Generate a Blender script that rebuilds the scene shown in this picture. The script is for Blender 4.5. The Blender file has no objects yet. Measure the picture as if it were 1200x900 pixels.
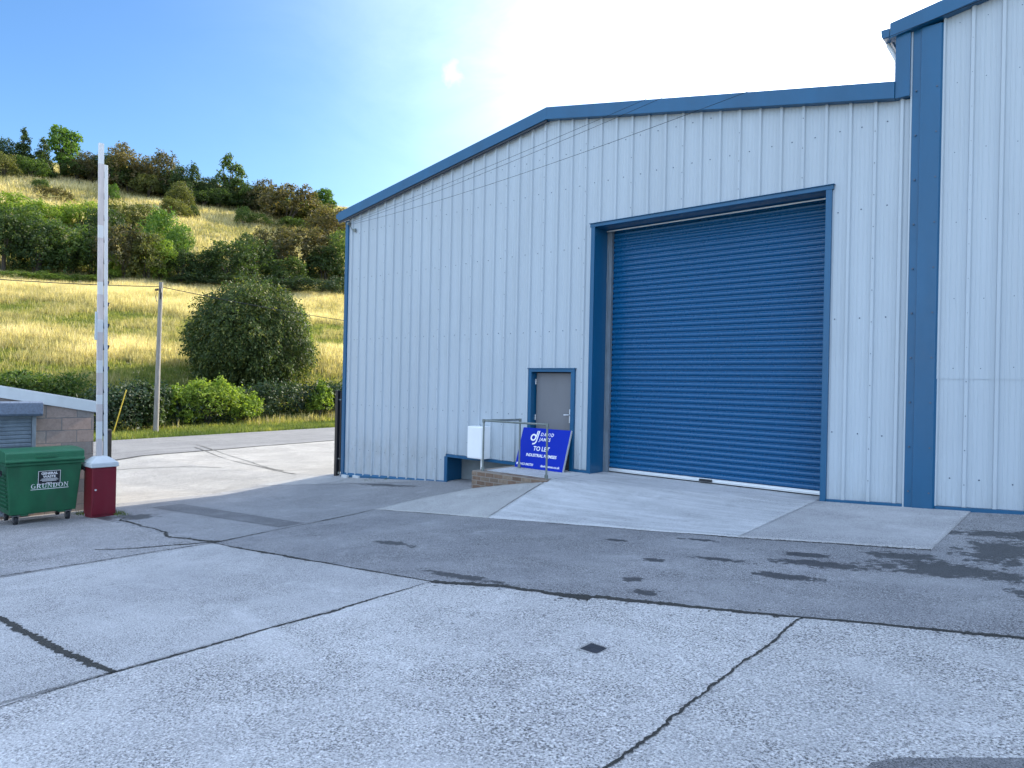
import bpy, math, random
import numpy as np
from mathutils import Matrix, Vector
rng = np.random.default_rng(7)
random.seed(7)
SC = bpy.context.scene
COL = SC.collection
R = math.radians

# ------------------------------------------------------------------ camera (solved from the photograph)
F_PX, YAW, PITCH, ROLL, CAM_H = 803.43, 0.7090049, -0.000195, 0.0207777, 1.68
D = 10.9377                                   # the facade stands in the plane Y = D
_fw = np.array([-math.sin(YAW) * math.cos(PITCH), math.cos(YAW) * math.cos(PITCH), math.sin(PITCH)])
_r = np.array([math.cos(YAW), math.sin(YAW), 0.0]); _u = np.cross(_r, _fw)
_rr = math.cos(ROLL) * _r + math.sin(ROLL) * _u
_uu = math.cos(ROLL) * _u - math.sin(ROLL) * _r
CO = np.array([0, 0, CAM_H])
cam = bpy.data.cameras.new('camera'); co = bpy.data.objects.new('camera', cam); COL.objects.link(co)
m = Matrix.Identity(4)
for i in range(3):
    m[i][0], m[i][1], m[i][2], m[i][3] = _rr[i], _uu[i], -_fw[i], CO[i]
co.matrix_world = m
cam.sensor_width = 36; cam.lens = F_PX / 1200 * 36; cam.clip_start = .05; cam.clip_end = 6000
SC.camera = co

def ray(x, y): return _fw + (x - 600) / F_PX * _rr - (y - 450) / F_PX * _uu
def on_x(x, y, X):
    d = ray(x, y); return CO + d * (X / d[0])

# ------------------------------------------------------------------ terrain
def sst(a, b, x):
    t = np.clip((x - a) / (b - a), 0, 1); return t * t * (3 - 2 * t)
def slope(x):
    x = np.asarray(x, float)
    tr = np.clip(x - 1, 0, 5); tl = np.clip(-18 - x, 0, 10)
    return .08 * (np.clip(x, -18, 1) + 1.4) + .08 * (tr - tr * tr / 10) - .08 * (tl - tl * tl / 20)
def G(x, y):
    x = np.asarray(x, float); y = np.asarray(y, float)
    k = .035 + .045 * sst(-8, -12, x)
    return slope(x) + k * np.clip(y - 8.2, 0, 3)
ROAD_FAR = lambda y: -36.3 - .165 * (y - 10)
ROAD_NEAR = lambda y: -28.7 - .165 * (y - 10)
def bumps(x, y, s, seed):
    a = np.random.default_rng(seed).uniform(0, 6.28, 8)
    return (np.sin(x / s + a[0]) * np.sin(y / s * 1.13 + a[1]) + .6 * np.sin(x / s * 2.1 + y / s * .9 + a[2])
            + .4 * np.sin(x / s * 3.7 - y / s * 2.9 + a[3]) + .25 * np.sin(y / s * 6.3 + x / s * 4.1 + a[4]))
def Q(x, y): return -.947 * x + .321 * y
def T(x, y):
    x = np.asarray(x, float); y = np.asarray(y, float)
    g = G(x, y)
    v = ROAD_FAR(y) - x
    q = Q(x, y)
    h = np.interp(q, [0, 46, 100, 140, 190, 200, 215, 300, 500, 5000], [0, 0, 15.3, 30.5, 50, 54.5, 56, 45, 20, 0])
    h = h + np.where(q > 60, bumps(x, y, 14, 3) * .5, 0) * sst(60, 90, q)
    return g + sst(3, 16, v) * h
def hit(x, y, off=0.0):
    d = ray(x, y); d = d / np.linalg.norm(d)
    ts = np.linspace(4, 420, 9000)
    P = CO[None] + ts[:, None] * d[None]
    below = P[:, 2] < T(P[:, 0], P[:, 1])
    i = int(np.argmax(below))
    if not below[i]: return None
    p = P[i]; return np.array([p[0], p[1], float(T(p[0], p[1])) + off])
def depth_of(p): return float((np.asarray(p) - CO) @ _fw)

# ------------------------------------------------------------------ materials
def new_mat(name):
    mt = bpy.data.materials.new(name); mt.use_nodes = True
    nt = mt.node_tree; b = nt.nodes['Principled BSDF']; return mt, nt, b
def N(nt, t, **kw):
    n = nt.nodes.new(t)
    for k, v in kw.items():
        if k.startswith('_'): setattr(n, k[1:], v)
        else: n.inputs[k].default_value = v
    return n
def L(nt, a, b): nt.links.new(a, b)
def ramp(nt, fac, stops):
    n = nt.nodes.new('ShaderNodeValToRGB'); e = n.color_ramp.elements
    while len(e) < len(stops): e.new(.5)
    for el, (p, c) in zip(e, stops):
        el.position = p; el.color = (*c, 1) if len(c) == 3 else c
    L(nt, fac, n.inputs[0]); return n.outputs[0]
def mix(nt, fac, a, b, mode='MIX'):
    n = nt.nodes.new('ShaderNodeMix'); n.data_type = 'RGBA'; n.blend_type = mode
    for s, v in ((n.inputs[0], fac), (n.inputs[6], a), (n.inputs[7], b)):
        if hasattr(v, 'type') and hasattr(v, 'links'): L(nt, v, s)
        elif isinstance(v, (int, float)): s.default_value = v
        else: s.default_value = (*v, 1)
    return n.outputs[2]
def noise(nt, vec, scale, detail=6, rough=.6, dist=0):
    n = N(nt, 'ShaderNodeTexNoise', Scale=scale, Detail=detail, Roughness=rough, Distortion=dist)
    L(nt, vec, n.inputs['Vector']); return n.outputs['Fac']
def mapped(nt, vec, scale=(1, 1, 1), rot=(0, 0, 0), loc=(0, 0, 0)):
    n = nt.nodes.new('ShaderNodeMapping'); n.inputs['Scale'].default_value = scale
    n.inputs['Rotation'].default_value = rot; n.inputs['Location'].default_value = loc
    L(nt, vec, n.inputs['Vector']); return n.outputs[0]
def math_(nt, op, a, b=None, clamp=False):
    n = nt.nodes.new('ShaderNodeMath'); n.operation = op; n.use_clamp = clamp
    for s, v in zip(n.inputs, (a, b)):
        if v is None: continue
        if isinstance(v, (int, float)): s.default_value = v
        else: L(nt, v, s)
    return n.outputs[0]
def bump(nt, b, h, strength=.3, dist=.01):
    n = N(nt, 'ShaderNodeBump', Strength=strength, Distance=dist); L(nt, h, n.inputs['Height']); L(nt, n.outputs[0], b.inputs['Normal'])
def pos(nt):
    return nt.nodes.new('ShaderNodeNewGeometry').outputs['Position']
def objc(nt): return nt.nodes.new('ShaderNodeTexCoord').outputs['Object']

def paint(name, c, rough=.4, metal=0, var=.08, scale=3.0, stretch=(1, 1, .25), bmp=.04, spec=.5, dirt=0.0, sheets=False):
    mt, nt, b = new_mat(name)
    p = objc(nt)
    f = noise(nt, mapped(nt, p, stretch), scale, 5, .6)
    lo = tuple(max(0, v * (1 - var)) for v in c); hi = tuple(min(1, v * (1 + var)) for v in c)
    col = ramp(nt, f, [(.3, lo), (.7, hi)])
    if sheets:
        sp_ = nt.nodes.new('ShaderNodeSeparateXYZ'); L(nt, pos(nt), sp_.inputs[0])
        sid = math_(nt, 'FLOOR', math_(nt, 'DIVIDE', math_(nt, 'ADD', sp_.outputs[0], 8.6), 1.0125))
        wn_ = nt.nodes.new('ShaderNodeTexWhiteNoise'); wn_.noise_dimensions = '1D'; L(nt, sid, wn_.inputs['W'])
        col = mix(nt, math_(nt, 'MULTIPLY', wn_.outputs['Value'], .06), col, tuple(v * .72 for v in c))
        st = noise(nt, mapped(nt, pos(nt), (9, 1, .22)), 1.0, 6, .65)
        col = mix(nt, math_(nt, 'MULTIPLY', ramp(nt, st, [(.50, (0, 0, 0)), (.72, (1, 1, 1))]), .11), col, (.33, .36, .36))
        hgt = N(nt, 'ShaderNodeMapRange'); hgt.inputs['From Min'].default_value = .75; hgt.inputs['From Max'].default_value = .0; L(nt, sp_.outputs[2], hgt.inputs['Value'])
        sn = noise(nt, mapped(nt, pos(nt), (5, 1, 1.6)), 1.6, 8, .75)
        spl = math_(nt, 'MULTIPLY', math_(nt, 'POWER', hgt.outputs[0], 1.6), ramp(nt, sn, [(.36, (0, 0, 0)), (.66, (1, 1, 1))]))
        col = mix(nt, math_(nt, 'MULTIPLY', spl, .4), col, (.22, .22, .20))
    if dirt > 0:
        f3 = noise(nt, mapped(nt, p, (1.5, 1.5, .5)), 1.1, 8, .7)
        d = ramp(nt, f3, [(.52, (0, 0, 0)), (.75, (dirt,) * 3)])
        col = mix(nt, d, col, tuple(v * .45 + .03 for v in c))
    L(nt, col, b.inputs['Base Color'])
    f2 = noise(nt, p, scale * 6, 4, .5)
    rr = N(nt, 'ShaderNodeMapRange'); rr.inputs['To Min'].default_value = max(.05, rough - .08); rr.inputs['To Max'].default_value = rough + .1
    L(nt, f2, rr.inputs['Value']); L(nt, rr.outputs[0], b.inputs['Roughness'])
    b.inputs['Metallic'].default_value = metal
    b.inputs['Specular IOR Level'].default_value = spec
    if bmp: bump(nt, b, noise(nt, p, scale * 2, 3, .5), bmp, .02)
    return mt

M = {}
M['cladding'] = paint('pale_cladding', (.415, .475, .525), .42, 0, .05, 1.2, (1, 1, .12), .0, .4, .12, True)
M['cladding_tall'] = paint('pale_cladding_tall', (.415, .475, .525), .42, 0, .05, 1.2, (1, 1, .12), .0, .4, .12, True)
M['blue'] = paint('blue_trim', (.004, .085, .19), .34, 0, .10, 2, (1, 1, .3), .02, .5, .1)
M['shutter'] = paint('blue_shutter', (.0015, .085, .215), .26, 0, .05, 1.0, (.3, 1, .3), .0, .5, 0)
M['galv'] = paint('galvanised', (.17, .21, .25), .42, .1, .18, 9, (1, 1, .4), .03)
M['galv_rail'] = paint('weathered_galvanised', (.19, .22, .21), .5, .5, .2, 12, (1, 1, .5), .04)
M['alu'] = paint('mill_aluminium', (.72, .75, .78), .35, .6, .08, 8, (.2, 1, 1), .02)
M['door_grey'] = paint('grey_door', (.16, .165, .18), .45, 0, .06, 3, (1, 1, .3), .01)
M['white'] = paint('white_plastic', (.82, .84, .85), .35, 0, .03, 4, (1, 1, .5), .01, .5, .08)
M['white_pipe'] = paint('white_pipe', (.72, .74, .74), .4, 0, .05)
M['screw'] = paint('screw_head', (.07, .10, .15), .5, .3, .05, bmp=0)
M['sign_blue'] = paint('sign_blue', (.0, .02, .36), .45, 0, .04, 3, (1, 1, 1), .0, .15)
M['sign_white'] = paint('sign_white', (.8, .8, .8), .4, 0, .02, bmp=0)
M['grey_edge'] = paint('sign_edge', (.45, .46, .48), .5, 0, .1)
M['bin_green'] = paint('bin_green', (.010, .105, .045), .42, 0, .22, 4, (1, 1, .6), .08, .5, .55)
M['bin_lid'] = paint('bin_lid', (.014, .125, .055), .45, 0, .15, 4, (1, 1, 1), .06, .5, .3)
M['rubber'] = paint('black_rubber', (.015, .016, .02), .6, 0, .2)
M['black'] = paint('black_paint', (.012, .014, .02), .4, 0, .2, 4, bmp=.02)
M['steel'] = paint('steel', (.30, .30, .31), .4, .8, .2)
M['maroon'] = paint('maroon_paint', (.16, .006, .018), .38, 0, .15, 3, (1, 1, .3), .04, .5, .45)
M['cap_grey'] = paint('pale_grey_cap', (.52, .56, .58), .45, 0, .08, 4, (1, 1, 1), .04, .5, .25)
M['arm_white'] = paint('arm_white', (.62, .63, .63), .35, 0, .05, 6, bmp=.01)
M['arm_pink'] = paint('faded_red_band', (.52, .47, .46), .5, 0, .2, 6, bmp=.01)
M['fascia'] = paint('pale_fascia', (.50, .56, .60), .45, 0, .07, 2, (1, 1, 1), .02, .5, .2)
M['shbox'] = paint('shutter_box_grey', (.13, .17, .24), .5, .2, .25, 20, (1, 1, 1), .05)
M['timber'] = paint('dark_timber', (.035, .035, .03), .8, 0, .35, 6, (1, 1, .2), .4)
M['render'] = paint('grey_render', (.20, .23, .24), .85, 0, .15, 3, (1, 1, 1), .2, .3, .4)

def pole_wood():
    mt, nt, b = new_mat('weathered_pole')
    p = mapped(nt, objc(nt), (6, 6, .5))
    f = noise(nt, p, 3, 8, .7)
    L(nt, ramp(nt, f, [(.3, (.15, .14, .125)), (.55, (.26, .245, .22)), (.75, (.36, .345, .32))]), b.inputs['Base Color'])
    b.inputs['Roughness'].default_value = .85; bump(nt, b, f, .5, .02); return mt
M['pole'] = pole_wood()
M['yellow'] = paint('yellow_guard', (.62, .45, .05), .5, 0, .1)
M['wire'] = paint('black_cable', (.02, .025, .035), .8, 0, .05, bmp=0, spec=.05)

def blockwork(name, bw, bh, cols, mort, axis='Y', rough=.9, squash=.5):
    mt, nt, b = new_mat(name)
    sep = nt.nodes.new('ShaderNodeSeparateXYZ'); L(nt, pos(nt), sep.inputs[0])
    cmb = nt.nodes.new('ShaderNodeCombineXYZ')
    L(nt, sep.outputs[1 if axis == 'Y' else 0], cmb.inputs[0]); L(nt, sep.outputs[2], cmb.inputs[1])
    w = N(nt, 'ShaderNodeTexNoise', Scale=7.0); L(nt, pos(nt), w.inputs['Vector'])
    br = nt.nodes.new('ShaderNodeTexBrick')
    br.inputs['Scale'].default_value = 1; br.inputs['Brick Width'].default_value = bw; br.inputs['Row Height'].default_value = bh
    br.inputs['Mortar Size'].default_value = .010; br.inputs['Mortar Smooth'].default_value = .3
    br.inputs['Color1'].default_value = (0, 0, 0, 1); br.inputs['Color2'].default_value = (1, 1, 1, 1); br.inputs['Mortar'].default_value = (.5, .5, .5, 1)
    add = nt.nodes.new('ShaderNodeVectorMath'); add.operation = 'MULTIPLY_ADD'
    L(nt, w.outputs['Color'], add.inputs[0]); add.inputs[1].default_value = (.03, .02, 0); L(nt, cmb.outputs[0], add.inputs[2])
    L(nt, add.outputs[0], br.inputs['Vector'])
    n = len(cols)
    c = ramp(nt, br.outputs['Color'], [(i / (n - 1), cc) for i, cc in enumerate(cols)])
    f = noise(nt, pos(nt), 14, 8, .75)
    c = mix(nt, ramp(nt, f, [(.35, (.0,) * 3), (.7, (.6,) * 3)]), c, tuple(v * .5 for v in cols[0]))
    c = mix(nt, br.outputs['Fac'], c, mort)
    L(nt, c, b.inputs['Base Color']); b.inputs['Roughness'].default_value = rough
    h = math_(nt, 'SUBTRACT', math_(nt, 'MULTIPLY', f, .5), br.outputs['Fac'])
    bump(nt, b, h, .6, .012); return mt
M['blocks'] = blockwork('garage_blocks', .56, .262, [(.34, .245, .20), (.27, .26, .25), (.42, .30, .245), (.22, .21, .205), (.36, .30, .26)], (.17, .165, .16))
M['bricks'] = blockwork('old_bricks', .22, .085, [(.13, .085, .06), (.20, .13, .09), (.26, .20, .15), (.16, .12, .09)], (.22, .19, .16), 'X')

def ground_mat(name, cA, cB, stone, stone_scale, patch=.35, dirt=0.3, bmp=.35, stains=(), streak=None, rough=.85, stone_amt=.8, wear=None):
    """concrete/asphalt: speckled aggregate, mottled patches, optional stains with positions of their own"""
    mt, nt, b = new_mat(name); p = pos(nt)
    big = noise(nt, p, .55, 6, .62)
    base = ramp(nt, big, [(.40, cA), (.60, cB)])
    mid = noise(nt, p, 3.2, 8, .7)
    base = mix(nt, math_(nt, 'MULTIPLY', ramp(nt, mid, [(.42, (0, 0, 0)), (.72, (1, 1, 1))]), patch), base, tuple(v * .62 for v in cA))
    v = nt.nodes.new('ShaderNodeTexVoronoi'); v.inputs['Scale'].default_value = stone_scale; L(nt, p, v.inputs['Vector'])
    v.inputs['Randomness'].default_value = 1
    sep = nt.nodes.new('ShaderNodeSeparateColor'); L(nt, v.outputs['Color'], sep.inputs[0])
    n = len(stone)
    sc = ramp(nt, sep.outputs[0], [(i / (n - 1), s) for i, s in enumerate(stone)])
    fine = noise(nt, p, stone_scale * .6, 3, .7)
    amt = math_(nt, 'MULTIPLY', ramp(nt, fine, [(.34, (0, 0, 0)), (.56, (1, 1, 1))]), stone_amt)
    wear = noise(nt, mapped(nt, p, (1, 1.6, 1), (0, 0, .5), (3, 9, 0)), .8, 7, .68, .6)
    amt = math_(nt, 'MULTIPLY', amt, ramp(nt, wear, [(.32, (.25,) * 3), (.62, (1, 1, 1))]))
    col = mix(nt, amt, base, mix(nt, .9, base, sc))
    grit = noise(nt, p, stone_scale * 1.25, 2, .7)
    gw = ramp(nt, wear, [(.35, (.35,) * 3), (.6, (1, 1, 1))])
    col = mix(nt, math_(nt, 'MULTIPLY', ramp(nt, grit, [(.54, (0, 0, 0)), (.58, (1, 1, 1))]), math_(nt, 'MULTIPLY', gw, .95)), col, tuple(x * .13 for x in cA))
    col = mix(nt, math_(nt, 'MULTIPLY', ramp(nt, grit, [(.33, (1, 1, 1)), (.42, (0, 0, 0))]), .7), col, tuple(min(.85, x * 1.55) for x in cB))
    pale = noise(nt, mapped(nt, p, (1, 1, 1), loc=(-4, 11, 0)), 1.3, 9, .7, .8)
    col = mix(nt, math_(nt, 'MULTIPLY', ramp(nt, pale, [(.55, (0, 0, 0)), (.72, (1, 1, 1))]), .38), col, tuple(min(.8, x * 1.4) for x in cB))
    if streak:
        ang, sx, sy, amt2, scol = streak
        s = noise(nt, mapped(nt, p, (sx, sy, 1), (0, 0, ang)), 1, 6, .6)
        col = mix(nt, math_(nt, 'MULTIPLY', ramp(nt, s, [(.42, (0, 0, 0)), (.66, (1, 1, 1))]), amt2), col, scol)
    d = noise(nt, mapped(nt, p, (1, 1, 1), loc=(7, 3, 0)), .9, 9, .72, .3)
    col = mix(nt, math_(nt, 'MULTIPLY', ramp(nt, d, [(.56, (0, 0, 0)), (.74, (1, 1, 1))]), dirt), col, tuple(x * .42 for x in cA))
    rough_sock = None
    if stains:
        acc = None
        en = noise(nt, p, 11, 7, .68); en2 = noise(nt, p, 3.2, 5, .6)
        wob = math_(nt, 'ADD', math_(nt, 'MULTIPLY', math_(nt, 'SUBTRACT', en, .5), 2.9), math_(nt, 'MULTIPLY', math_(nt, 'SUBTRACT', en2, .5), 2.4))
        for (sx, sy, rx, ry, a) in stains:
            mp = mapped(nt, p, (1, 1, 0), loc=(-sx, -sy, 0))
            mp = mapped(nt, mp, (1 / rx, 1 / ry, 0), rot=(0, 0, a))
            ln = nt.nodes.new('ShaderNodeVectorMath'); ln.operation = 'LENGTH'; L(nt, mp, ln.inputs[0])
            q = math_(nt, 'ADD', ln.outputs['Value'], wob)
            mr = N(nt, 'ShaderNodeMapRange'); mr.inputs['From Min'].default_value = .9; mr.inputs['From Max'].default_value = 1.12
            mr.inputs['To Min'].default_value = 1; mr.inputs['To Max'].default_value = 0
            L(nt, q, mr.inputs['Value'])
            acc = mr.outputs[0] if acc is None else math_(nt, 'MAXIMUM', acc, mr.outputs[0])
        col = mix(nt, math_(nt, 'MULTIPLY', acc, .92), col, mix(nt, .9, col, tuple(x * .12 for x in cA)))
        rough_sock = math_(nt, 'SUBTRACT', rough, math_(nt, 'MULTIPLY', acc, .25))
    L(nt, col, b.inputs['Base Color'])
    if rough_sock is not None: L(nt, rough_sock, b.inputs['Roughness'])
    else: b.inputs['Roughness'].default_value = rough
    b.inputs['Specular IOR Level'].default_value = .35
    h = math_(nt, 'ADD', math_(nt, 'MULTIPLY', v.outputs['Distance'], 1.0), math_(nt, 'MULTIPLY', grit, .8))
    bump(nt, b, h, bmp, .008); return mt

AGG = [(.12, .12, .13), (.34, .34, .34), (.52, .51, .49), (.22, .22, .22), (.66, .65, .62), (.30, .29, .28)]
M['concrete_near'] = ground_mat('exposed_aggregate', (.44, .44, .445), (.55, .55, .55), AGG, 60, .2, .25, .6)
M['concrete_right'] = ground_mat('exposed_aggregate_right', (.40, .405, .41), (.51, .51, .51), AGG, 60, .3, .3, .6)
M['concrete_smooth'] = ground_mat('worn_concrete', (.37, .375, .385), (.47, .475, .48), AGG, 80, .22, .3, .35, stone_amt=.6)
M['concrete_left'] = ground_mat('dirty_concrete', (.19, .195, .205), (.34, .34, .35), AGG, 60, .5, .6, .4)
M['asphalt'] = ground_mat('old_asphalt', (.225, .23, .245), (.345, .35, .36), [(.05, .05, .06), (.20, .20, .21), (.42, .42, .42), (.12, .12, .13)], 80, .45, .45, .6,
    stains=[(-1.05, 7.55, .62, .30, .2), (-2.0, 7.2, .42, .16, .5), (-.75, 8.6, .32, .50, 0), (-.55, 9.5, .8, .2, 0), (-2.2, 6.55, .30, .10, 0.4), (-2.35, 7.6, .20, .10, 0),
            (-.3, 6.9, .22, .16, 0), (-3.0, 6.95, .32, .09, .4), (-3.35, 5.72, .12, .10, 0), (-3.0, 5.35, .15, .10, .3), (-3.6, 6.6, .13, .08, 0),
            (-7.0, 5.85, .34, .10, .5), (-4.6, 7.4, .16, .08, 0), (-3.7, 7.9, .22, .07, .1), (-1.5, 8.0, .3, .18, -.4), (-.1, 6.1, .25, .12, 0), (-4.9, 4.95, .5, .08, .1)])
M['asphalt_left'] = ground_mat('worn_asphalt', (.24, .245, .255), (.32, .325, .335), [(.07, .07, .08), (.24, .24, .25), (.46, .46, .46), (.14, .14, .15)], 80, .3, .35, .4,
    stains=[(-13.9, 5.25, .45, .3, .3), (-14.4, 4.7, .7, .35, 0), (-12.5, 10.2, .9, .12, 0)])
M['asphalt_patch'] = ground_mat('dark_asphalt_patch', (.165, .17, .18), (.22, .225, .235), [(.05, .05, .06), (.14, .14, .15), (.2, .2, .2)], 95, .3, .3, .4)
M['driveway'] = ground_mat('sunlit_concrete', (.25, .24, .22), (.355, .342, .315), AGG, 60, .25, .35, .3)
M['ramp_new'] = ground_mat('brushed_concrete', (.40, .415, .43), (.50, .515, .53), [(.34, .35, .36), (.5, .5, .5)], 120, .10, .12, .12, streak=(R(28), .9, 9.0, .36, (.66, .68, .70)), stone_amt=.25)
M['ramp_old'] = ground_mat('weathered_ramp', (.34, .345, .34), (.42, .425, .42), [(.2, .2, .2), (.42, .42, .42)], 110, .3, .3, .2, streak=(R(10), 1.5, 7.0, .3, (.36, .36, .35)), stone_amt=.35)
M['ramp_side'] = ground_mat('smooth_ramp_side', (.36, .365, .375), (.45, .455, .465), [(.25, .25, .26), (.42, .42, .42)], 110, .25, .2, .2, stone_amt=.3)
M['road'] = ground_mat('road_tarmac', (.145, .145, .15), (.205, .205, .205), [(.08, .08, .09), (.25, .25, .25), (.35, .35, .35)], 70, .3, .4, .3, streak=(R(9.4), 2.0, .12, .4, (.27, .27, .265)))
M['joint'] = ground_mat('joint_dirt', (.025, .027, .026), (.055, .055, .05), [(.02, .02, .02), (.09, .09, .08)], 140, .3, .3, .6)
M['joint_pale'] = ground_mat('pale_crack', (.11, .105, .095), (.15, .145, .13), [(.08, .08, .08), (.2, .2, .19)], 140, .3, .3, .4)
M['kerb'] = ground_mat('edge_concrete', (.30, .30, .30), (.38, .38, .375), [(.25, .25, .26), (.42, .42, .42)], 110, .25, .3, .2, stone_amt=.3)
M['iron'] = paint('cast_iron', (.03, .035, .045), .5, .4, .3, 30, (1, 1, 1), .3)

def earth_mat():
    mt, nt, b = new_mat('hill_grass'); p = pos(nt)
    f = noise(nt, p, .05, 8, .65); f2 = noise(nt, p, 1.4, 8, .7); f3 = noise(nt, mapped(nt, p, (1, 1, 2.5)), .16, 6, .6)
    c = ramp(nt, f3, [(.34, (.12, .14, .04)), (.47, (.30, .26, .10)), (.62, (.44, .36, .17))])
    c2 = mix(nt, ramp(nt, f2, [(.35, (0, 0, 0)), (.65, (.6, .6, .6))]), c, (.10, .095, .03))
    L(nt, c2, b.inputs['Base Color']); b.inputs['Roughness'].default_value = .95
    bump(nt, b, f2, .8, .3); return mt
M['earth'] = earth_mat()

def leaf_mat(name, a, b_, c3=None, trans=.46):
    """leaf colour varies from clump to clump (attribute 'tint') and from plant to plant; some leaves a third colour"""
    mt, nt, b = new_mat(name)
    at = nt.nodes.new('ShaderNodeAttribute'); at.attribute_name = 'tint'
    oi = nt.nodes.new('ShaderNodeObjectInfo')
    t = math_(nt, 'ADD', at.outputs['Fac'], math_(nt, 'MULTIPLY', math_(nt, 'SUBTRACT', oi.outputs['Random'], .5), .25), True)
    stops = [(.15, a), (.62, b_)] + ([(.88, c3)] if c3 else [])
    col = ramp(nt, t, stops)
    L(nt, col, b.inputs['Base Color']); b.inputs['Roughness'].default_value = .55; b.inputs['Specular IOR Level'].default_value = .3
    tr = nt.nodes.new('ShaderNodeBsdfTranslucent')
    L(nt, mix(nt, 1.0, col, (1.5, 1.5, .7), 'MULTIPLY'), tr.inputs['Color'])
    ms = nt.nodes.new('ShaderNodeMixShader'); ms.inputs[0].default_value = trans
    out = nt.nodes['Material Output']
    L(nt, b.outputs[0], ms.inputs[1]); L(nt, tr.outputs[0], ms.inputs[2]); L(nt, ms.outputs[0], out.inputs['Surface'])
    return mt
LEAF = {
    'dark': leaf_mat('leaf_dark', (0.030, 0.055, 0.019), (0.058, 0.097, 0.028), (0.103, 0.138, 0.041)),
    'mid': leaf_mat('leaf_mid', (0.048, 0.090, 0.022), (0.090, 0.145, 0.033), (0.152, 0.193, 0.048)),
    'bright': leaf_mat('leaf_bright', (0.062, 0.131, 0.025), (0.117, 0.207, 0.039), (0.166, 0.262, 0.055)),
    'lime': leaf_mat('leaf_lime', (0.117, 0.193, 0.028), (0.207, 0.290, 0.044), (0.304, 0.373, 0.069), .45),
    'brown': leaf_mat('leaf_brown', (0.062, 0.066, 0.030), (0.117, 0.103, 0.047), (0.186, 0.145, 0.069)),
    'olive': leaf_mat('leaf_olive', (0.069, 0.086, 0.028), (0.124, 0.138, 0.041), (0.193, 0.186, 0.069)),
    'ivy': leaf_mat('leaf_ivy', (0.021, 0.044, 0.022), (0.039, 0.069, 0.030), (0.083, 0.117, 0.048), .25),
}
M['grass_gold'] = leaf_mat('grass_gold', (.24, .23, .09), (.54, .46, .25), (.70, .62, .42), .4)
M['grass_green'] = leaf_mat('grass_green', (.075, .115, .028), (.19, .22, .055), (.36, .34, .11), .4)
M['bark'] = paint('bark', (.07, .06, .05), .9, 0, .35, 5, (1, 1, .2), .5)

# ------------------------------------------------------------------ mesh helpers
class MB:
    def __init__(s): s.v = []; s.f = []; s.mi = []
    def add(s, vs, fs, mi=0):
        o = len(s.v); s.v += [tuple(map(float, q)) for q in vs]
        for f in fs: s.f.append(tuple(i + o for i in f)); s.mi.append(mi)
    def box(s, a, b, mi=0):
        (x0, y0, z0), (x1, y1, z1) = a, b
        x0, x1 = min(x0, x1), max(x0, x1); y0, y1 = min(y0, y1), max(y0, y1); z0, z1 = min(z0, z1), max(z0, z1)
        s.add([(x0, y0, z0), (x1, y0, z0), (x1, y1, z0), (x0, y1, z0), (x0, y0, z1), (x1, y0, z1), (x1, y1, z1), (x0, y1, z1)],
              [(0, 3, 2, 1), (4, 5, 6, 7), (0, 1, 5, 4), (1, 2, 6, 5), (2, 3, 7, 6), (3, 0, 4, 7)], mi)
    def hexa(s, b4, t4, mi=0):
        s.add(list(b4) + list(t4), [(0, 3, 2, 1), (4, 5, 6, 7), (0, 1, 5, 4), (1, 2, 6, 5), (2, 3, 7, 6), (3, 0, 4, 7)], mi)
    def tube(s, pts, rad, n=12, mi=0, caps=True):
        pts = [Vector(p) for p in pts]
        if not isinstance(rad, (list, tuple)): rad = [rad] * len(pts)
        rings = []
        for i, p in enumerate(pts):
            d = (pts[min(i + 1, len(pts) - 1)] - pts[max(i - 1, 0)]).normalized()
            a = Vector((0, 0, 1)) if abs(d.z) < .95 else Vector((1, 0, 0))
            u = d.cross(a).normalized(); w = d.cross(u)
            rings.append([p + (u * math.cos(2 * math.pi * k / n) + w * math.sin(2 * math.pi * k / n)) * rad[i] for k in range(n)])
        fs = []
        for i in range(len(pts) - 1):
            for k in range(n):
                fs.append((i * n + k, i * n + (k + 1) % n, (i + 1) * n + (k + 1) % n, (i + 1) * n + k))
        if caps:
            fs.append(tuple(range(n - 1, -1, -1))); fs.append(tuple((len(pts) - 1) * n + k for k in range(n)))
        s.add([q for r_ in rings for q in r_], fs, mi)
    def prism(s, poly, axis, a, b, mi=0):
        """poly in the two other axes, extruded from a to b along axis"""
        def put(p, t):
            return (t, p[0], p[1]) if axis == 0 else (p[0], t, p[1]) if axis == 1 else (p[0], p[1], t)
        n = len(poly)
        vs = [put(p, a) for p in poly] + [put(p, b) for p in poly]
        fs = [tuple(range(n)), tuple(range(2 * n - 1, n - 1, -1))] + [(i, i + n, (i + 1) % n + n, (i + 1) % n) for i in range(n)]
        s.add(vs, fs, mi)
    def build(s, name, mats, parent=None, smooth=None, bevel=0, loc=None, fix=True):
        me = bpy.data.meshes.new(name); me.from_pydata(s.v, [], s.f)
        mats = mats if isinstance(mats, (list, tuple)) else [mats]
        for q in mats: me.materials.append(q)
        if len(mats) > 1: me.polygons.foreach_set('material_index', s.mi)
        if fix:
            import bmesh
            bm = bmesh.new(); bm.from_mesh(me); bmesh.ops.recalc_face_normals(bm, faces=bm.faces); bm.to_mesh(me); bm.free()
        me.update()
        o = bpy.data.objects.new(name, me); COL.objects.link(o)
        if smooth is not None:
            me.polygons.foreach_set('use_smooth', [True] * len(me.polygons))
            me.set_sharp_from_angle(angle=R(smooth))
        if bevel:
            md = o.modifiers.new('bevel', 'BEVEL'); md.width = bevel; md.segments = 2; md.limit_method = 'ANGLE'; md.angle_limit = R(35)
        if loc is not None: o.location = loc
        if parent is not None: o.parent = parent
        return o
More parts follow.
